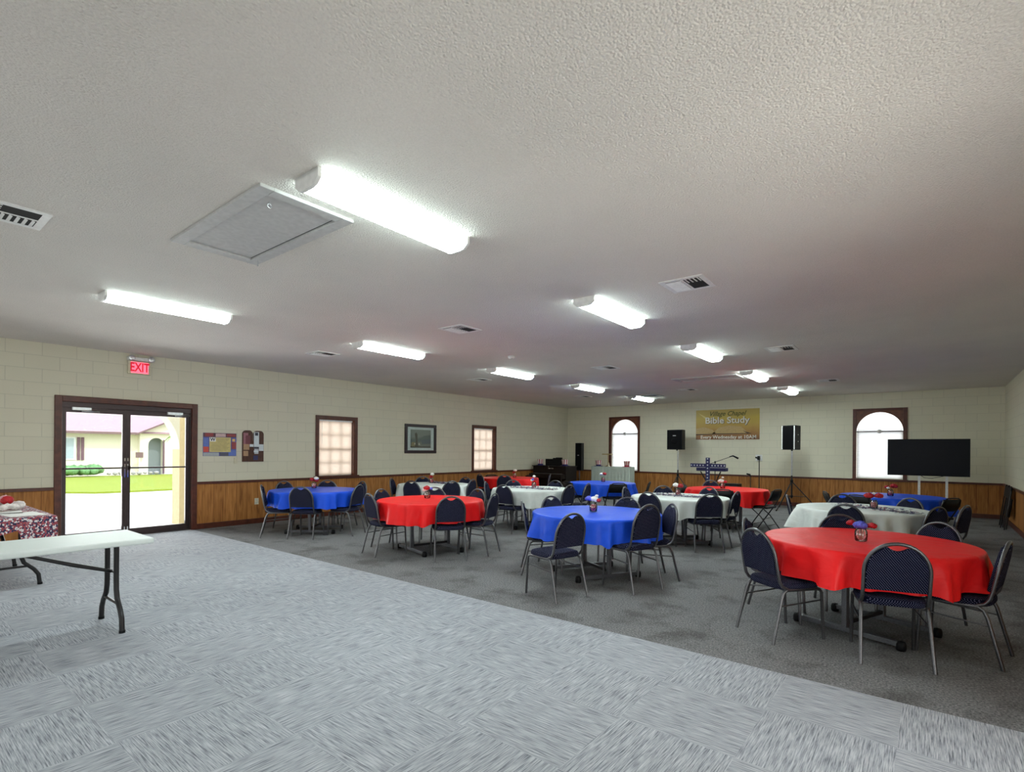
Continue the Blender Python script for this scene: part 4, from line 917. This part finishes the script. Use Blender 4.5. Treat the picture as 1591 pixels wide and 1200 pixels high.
# music keyboard shelf behind the cross
ms = thing('keyboard_stand', 'dark electronic keyboard on a crossed stand behind the star cross', 'keyboard', (-4.40, 13.75, 0), 0)
MB().box(-.36, .36, -.13, .13, 1.0, 1.085).build('keyboard_body', NV, ms, bevel=.01)
MB().box(-.33, .33, -.12, .0, 1.085, 1.095).build('keys', M_('white_keys', (.6,.6,.58), .4), ms)
for s in (-1, 1): MB().tube([(s*.25, -.12, .99), (-s*.25, .12, .02)], .016, 8).build('leg', BLACK_M, ms)
def mic_stand(name, label, x, y, h, boom=None, tip='mic'):
    t = thing(name, label, 'microphone stand', (x, y, 0), 0)
    MB().lathe([(.001,0), (.13,0), (.13,.012), (.03,.025), (.001,.028)], 24).build('base', BLACK_M, t)
    MB().tube([(0,0,.02), (0,0,h)], .011, 8).build('pole', BLACK_M, t)
    if boom:
        (ax, az), (bx, bz) = boom
        MB().tube([(ax, 0, az), (bx, 0, bz)], .008, 8).lathe([(.001,-.03), (.022,-.03), (.022,.03), (.001,.03)], 10, (0,0,h)).build('boom_arm', BLACK_M, t)
        MB().tube([(bx-.03, 0, bz), (bx+.06, 0, bz+.025), (bx+.20, 0, bz-.045)], [.014, .02, .026], 8).build('microphone', BLACK, t)
    else:
        MB().tube([(0,0,h-.02), (-.02,0,h+.03), (-.10,0,h+.05)], [.014,.024,.02], 8).build('microphone', BLACK, t)
    return t
mic_stand('microphone_stand', 'microphone stand with a long tilted boom right of the star cross', -4.78, 15.2, 1.20, ((-.22, 1.12), (.42, 1.36)))
mic_stand('microphone_stand', 'straight microphone stand in front of the wall outlet', -3.66, 15.35, 1.30)
mic_stand('microphone_stand', 'short microphone stand left of the wall outlet', -3.79, 15.0, .86)
am = thing('amplifier', 'low black amplifier on the floor behind the far red table', 'amplifier', (-4.36, 15.2, 0), 0)
MB().box(-.25, .25, -.18, .18, .03, .62).build('cabinet', BLACK, am, bevel=.012)
MB().box(-.23, .23, -.19, -.18, .06, .46).build('grille', bpy.data.materials['speaker_mesh'], am)
MB().box(-.24, .24, -.186, -.18, .48, .59).build('control_panel', BLACK_M, am)
for x in (-.2, .2): MB().box(x-.03, x+.03, -.15, .15, 0, .03).build('foot', BLACK, am)
wo = thing('wall_outlet', 'white outlet box with a black plug on the far wall', 'outlet', (-3.93, YF, 1.33))
MB().box(-.09, .09, -.012, 0, -.09, .09).build('outlet_plate', WHITE_M, wo, bevel=.003)
MB().box(-.035, .035, -.06, -.012, -.06, .05).build('plug', BLACK, wo, bevel=.006)
# folded chairs leaning in the right corner
def leaning(x, y, lean, label, h):
    t = thing('folded_chair', label, 'chair', (x, y, 0), -.9, 'folded chairs leaning in the corner'); t.rotation_euler = (0, lean, .06)
    for s in (-1, 1): MB().tube([(0, s*.20, 0), (0, s*.20, h-.1), (0, s*.12, h)], .011, 7).build('leg', BLACK_M, t)
    for s in (-1, 1): MB().tube([(.03, s*.17, .012), (.03, s*.17, h*.62)], .010, 7).build('leg', BLACK_M, t)
    MB().box(-.012, .012, -.2, .2, h-.24, h-.02).build('backrest', BLACK, t, bevel=.006)
    MB().box(.02, .05, -.18, .18, h*.30, h*.72).build('seat', BLACK, t, bevel=.008)
leaning(1.10, 14.35, .13, 'black folded chair leaning in the right far corner, nearer the camera', .86)
leaning(1.12, 14.85, .12, 'black folded chair leaning in the right far corner, behind its pair', .86)

# ------------------------------------------------------------------ outside the glass door
PAVE = M_('pale_concrete', (.62,.60,.62), .9, var=.08, scale=2)
GRASS = M_('lawn_grass', (.235,.295,.02), .9, var=.3, scale=30)
STUCCO = M_('cream_stucco', (.80,.76,.62), .85, var=.03, scale=20); ROOFM = M_('pink_shingle', (.42,.265,.31), .9, var=.15, scale=14)
SHUT = M_('plum_shutter', (.16,.08,.11), .6); FASC = M_('fascia_brown', (.18,.11,.11), .6)
struct(MB().box(-70, XL-.2, -30, 60, -.3, -.03).build('driveway', PAVE), 'pale concrete drive outside the door', 'driveway')
struct(MB().box(XL-.2, 30, YF+.2, 60, -.3, -.03).build('ground_far', PAVE), 'pale ground behind the far wall', 'ground')
g = MB(); pts = [(-32.75, 3.2), (-32.75, 14), (-21.2, 14), (-21.0, 7.2), (-20.95, 5.8), (-21.1, 5.0), (-21.9, 4.4), (-23.5, 3.8), (-27, 3.4)]
g.prism(pts, -.03, .03, 'z')
tag(g.build('lawn', GRASS), 'strip of bright lawn in front of the house across the drive', 'lawn', kind='stuff')
hs = thing('house', 'cream house with pink roof seen through the glass door', 'house', (-33.3, 8.5, 0))
def HY(y): return y-8.5
mb = MB(); mb.box(-6, 0, HY(0), HY(9.75), -.03, 2.30).box(-6, .35, HY(9.72), HY(10.10), -.03, 2.3).box(-6, .35, HY(10.85), HY(13.4), -.03, 2.3)
arcp = [(HY(10.475)+.375*math.cos(t), 1.62+.375*math.sin(t)) for t in [PI*i/14 for i in range(15)]]
vs = [(.35, p[0], p[1]) for p in arcp]+[(.35, p[0], 2.3) for p in arcp]; mb.add(vs, [(i, i+1, 16+i, 15+i) for i in range(14)])
mb.prism([(HY(9.72), 2.3), (HY(13.0), 2.3), (HY(11.05), 2.88)], .15, .35, 'x')
mb.build('house_wall', STUCCO, hs)
mb = MB(); mb.add([(.55, HY(-2), 2.22), (.55, HY(14), 2.22), (-7, HY(14), 5.6), (-7, HY(-2), 5.6)], [(0,1,2,3)]).add([(.7, HY(9.45), 2.2), (.7, HY(11.05), 2.98), (-5, HY(11.05), 2.98), (-5, HY(9.45), 2.2)], [(0,1,2,3)]).add([(.7, HY(11.05), 2.98), (.7, HY(13.2), 2.2), (-5, HY(13.2), 2.2), (-5, HY(11.05), 2.98)], [(0,1,2,3)])
mb.build('roof', ROOFM, hs)
MB().box(.45, .58, HY(-2), HY(9.6), 2.14, 2.26).prism([(HY(9.45),2.12),(HY(11.05),2.90),(HY(13.2),2.12),(HY(13.2),2.2),(HY(11.05),2.98),(HY(9.45),2.2)], .62, .70, 'x').build('fascia', FASC, hs)
wf = MB().box(0, .05, HY(6.0), HY(7.10), .84, 1.96).build('window', M_('window_white', (.75,.77,.80), .4), hs)
MB().box(.051, .056, HY(6.06), HY(7.02), .90, 1.90).build('pane', M_('pale_pane', (.42,.50,.56), .2), wf)
for a in (7.15, 7.31): MB().box(0, .05, HY(a), HY(a+.12), .82, 1.96).build('shutter', SHUT, hs)
MB().box(-.2, -.15, HY(10.1), HY(10.85), 0, 2.0).build('front_door', M_('slate_door', (.22,.26,.28), .4), hs)
MB().box(.30, .40, HY(10.80), HY(10.86), .05, 1.9).build('door_edge', SHUT, hs)
sg = thing('house_sign', 'small dark sign board beside the arched house doorway', 'sign', (-32.8, 9.65, 0))
MB().box(0, .04, -.17, .17, .93, 1.22).build('sign_board', FASC, sg); MB().box(0, .04, -.02, .02, -.03, .93).build('sign_post', WHITE_M, sg)
hd = MB(); rnd = random.Random(3)
for k in range(60): hd.ball((rnd.uniform(-.3,.3), -1.5+2.35*k/59, rnd.uniform(.27,.46)), rnd.uniform(.20,.27), 8, 0, .8, .15)
tag(hd.build('hedge', M_('hedge_leaf', (.16,.34,.14), .8, var=.45, scale=25, bump=.5), None, (-32.4, 7.0, 0)), 'clipped green hedge below the house window', 'hedge')
rk = MB()
for k in range(9): rk.ball((0, k*.26, 0), .10+.02*(k % 3), 7, 0, .7, .15)
tag(rk.build('stone_border', M_('grey_stone', (.42,.40,.40), .9), None, (-32.45, 8.25, .14)), 'row of grey border stones right of the hedge', 'stones')
pm = thing('palm_plant', 'green palm fronds beside the porch pillar', 'plant', (-24.2, 8.6, 0))
fr = MB()
for k in range(9):
    a = 2*PI*k/9+.3; p0 = Vector((0,0,1.75)); d = Vector((math.cos(a), math.sin(a), 0))
    for i in range(6):
        u = i/6; v = (i+1)/6
        def P(u): return p0+d*(.75*u)+Vector((0,0,.30*math.sin(u*2.4)-.28*u*u))
        w0, w1 = .10*(1-u)+.02, .10*(1-v)+.01; s = Vector((-d.y, d.x, 0))
        fr.add([P(u)-s*w0, P(u)+s*w0, P(v)+s*w1, P(v)-s*w1], [(0,1,2,3)])
fr.build('fronds', M_('palm_leaf', (.25,.42,.12), .7, var=.3), pm); MB().tube([(0,0,.031), (.02,0,.9), (0,0,1.76)], [.08,.06,.05], 8).build('trunk', M_('palm_trunk', (.25,.18,.1), .9), pm)
pp = thing('porch_arch', 'cream porch pillar with arch outside the right door leaf', 'pillar', (-11.7, 0, 0))
YEL = M_('yellow_stucco', (.72,.58,.34), .85, var=.05, scale=15)
MB().box(-.18, .18, 4.06, 4.62, -.03, 2.75).build('pillar', YEL, pp)
ar = [(4.06, 1.45)]+[(2.06+2.0*math.cos(t), 1.45+1.35*math.sin(t)) for t in [PI/2*i/12 for i in range(1, 13)]]
vs = [(x, p[0], p[1]) for x in (-.18, .18) for p in ar]+[(x, p[0], 2.95) for x in (-.18, .18) for p in ar]; k = len(ar)
ma = MB(); ma.add(vs, [(i, i+1, 2*k+i+1, 2*k+i) for i in range(k-1)]+[(k+i, 3*k+i, 3*k+i+1, k+i+1) for i in range(k-1)]+[(i, k+i, k+i+1, i+1) for i in range(k-1)])
ma.build('arch', STUCCO, pp)

# ------------------------------------------------------------------ light: sky, sun, daylight lamps at the added windows behind the camera
w = bpy.data.worlds.new('sky'); sc.world = w; w.use_nodes = True; nt = w.node_tree; bg = nt.nodes['Background']
tc = nt.nodes.new('ShaderNodeTexCoord'); sp = nt.nodes.new('ShaderNodeSeparateXYZ'); nt.links.new(tc.outputs['Generated'], sp.inputs[0])
r = ramp(nt, [(0.0, (.80,.80,.80)), (.45, (.95,.97,1.0)), (1.0, (.72,.84,1.0))]); nt.links.new(sp.outputs['Z'], r.inputs['Fac']); nt.links.new(r.outputs[0], bg.inputs['Color']); bg.inputs['Strength'].default_value = 3.0
def lamp(name, kind, loc, rot, **kw):
    l = bpy.data.lights.new(name, kind)
    for k, v in kw.items(): setattr(l, k, v)
    o = bpy.data.objects.new(name, l); COL.objects.link(o); o.location = loc; o.rotation_euler = rot
    return o
s = lamp('sun', 'SUN', (0, 0, 20), (0, 0, 0), energy=2.0, angle=.03, color=(1, .96, .90)); s.rotation_euler = Vector((-.62, -.02, -.78)).to_track_quat('-Z', 'Y').to_euler()
for i, (a, b_, z0, z1) in enumerate(BW):
    lamp('window_daylight', 'AREA', ((a+b_)/2, YB+.02, (z0+z1)/2), (PI/2, 0, 0), shape='RECTANGLE', size=b_-a, size_y=z1-z0, energy=12, color=(.94, .98, 1.0))  # area lamps filling the room from the added back windows
lamp('window_daylight', 'AREA', (XL+.02, (W0[0]+W0[1])/2, (W0[2]+W0[3])/2), (0, -PI/2, 0), shape='RECTANGLE', size=W0[3]-W0[2], size_y=W0[1]-W0[0], energy=8, color=(.94, .98, 1.0))  # area lamp of the added left window, brightens the near floor
lamp('window_daylight', 'AREA', (XR+.12, (WR[0]+WR[1])/2, (WR[2]+WR[3])/2), (0, PI/2+.22, 0), shape='RECTANGLE', size=WR[3]-WR[2], size_y=WR[1]-WR[0], energy=44, color=(1, .95, .88), spread=2.6)
lamp('door_daylight', 'AREA', (XL-.25, 2.97, 1.1), (0, -PI/2, 0), shape='RECTANGLE', size=1.9, size_y=1.7, energy=70, color=(1, .99, .97))

# ------------------------------------------------------------------ camera
cam = bpy.data.cameras.new('camera'); co = bpy.data.objects.new('camera', cam); COL.objects.link(co); sc.camera = co
yaw, roll, f = .671243, .0084671, 822.393
cy, sy = math.cos(yaw), math.sin(yaw)
fw = Vector((-sy, cy, 0)); r0 = Vector((cy, sy, 0)); u0 = Vector((0,0,1))
rr = r0*math.cos(roll)+u0*math.sin(roll); uu = -r0*math.sin(roll)+u0*math.cos(roll)
m = Matrix((rr, uu, -fw)).transposed().to_4x4(); m.translation = (0, 0, 1.48); co.matrix_world = m
cam.sensor_fit = 'HORIZONTAL'; cam.sensor_width = 36; cam.lens = f/1591*36; cam.shift_y = (700.288-600)/1591; cam.clip_start = .05; cam.clip_end = 300
sc.view_settings.view_transform = 'Standard'; sc.view_settings.look = 'None'; sc.view_settings.gamma = 1; sc.view_settings.exposure = 0.12; sc.view_settings.use_curve_mapping = False
sc.cycles.use_denoising = True; sc.cycles.max_bounces = 10; sc.cycles.diffuse_bounces = 6; sc.cycles.transparent_max_bounces = 12; sc.cycles.sample_clamp_indirect = 8
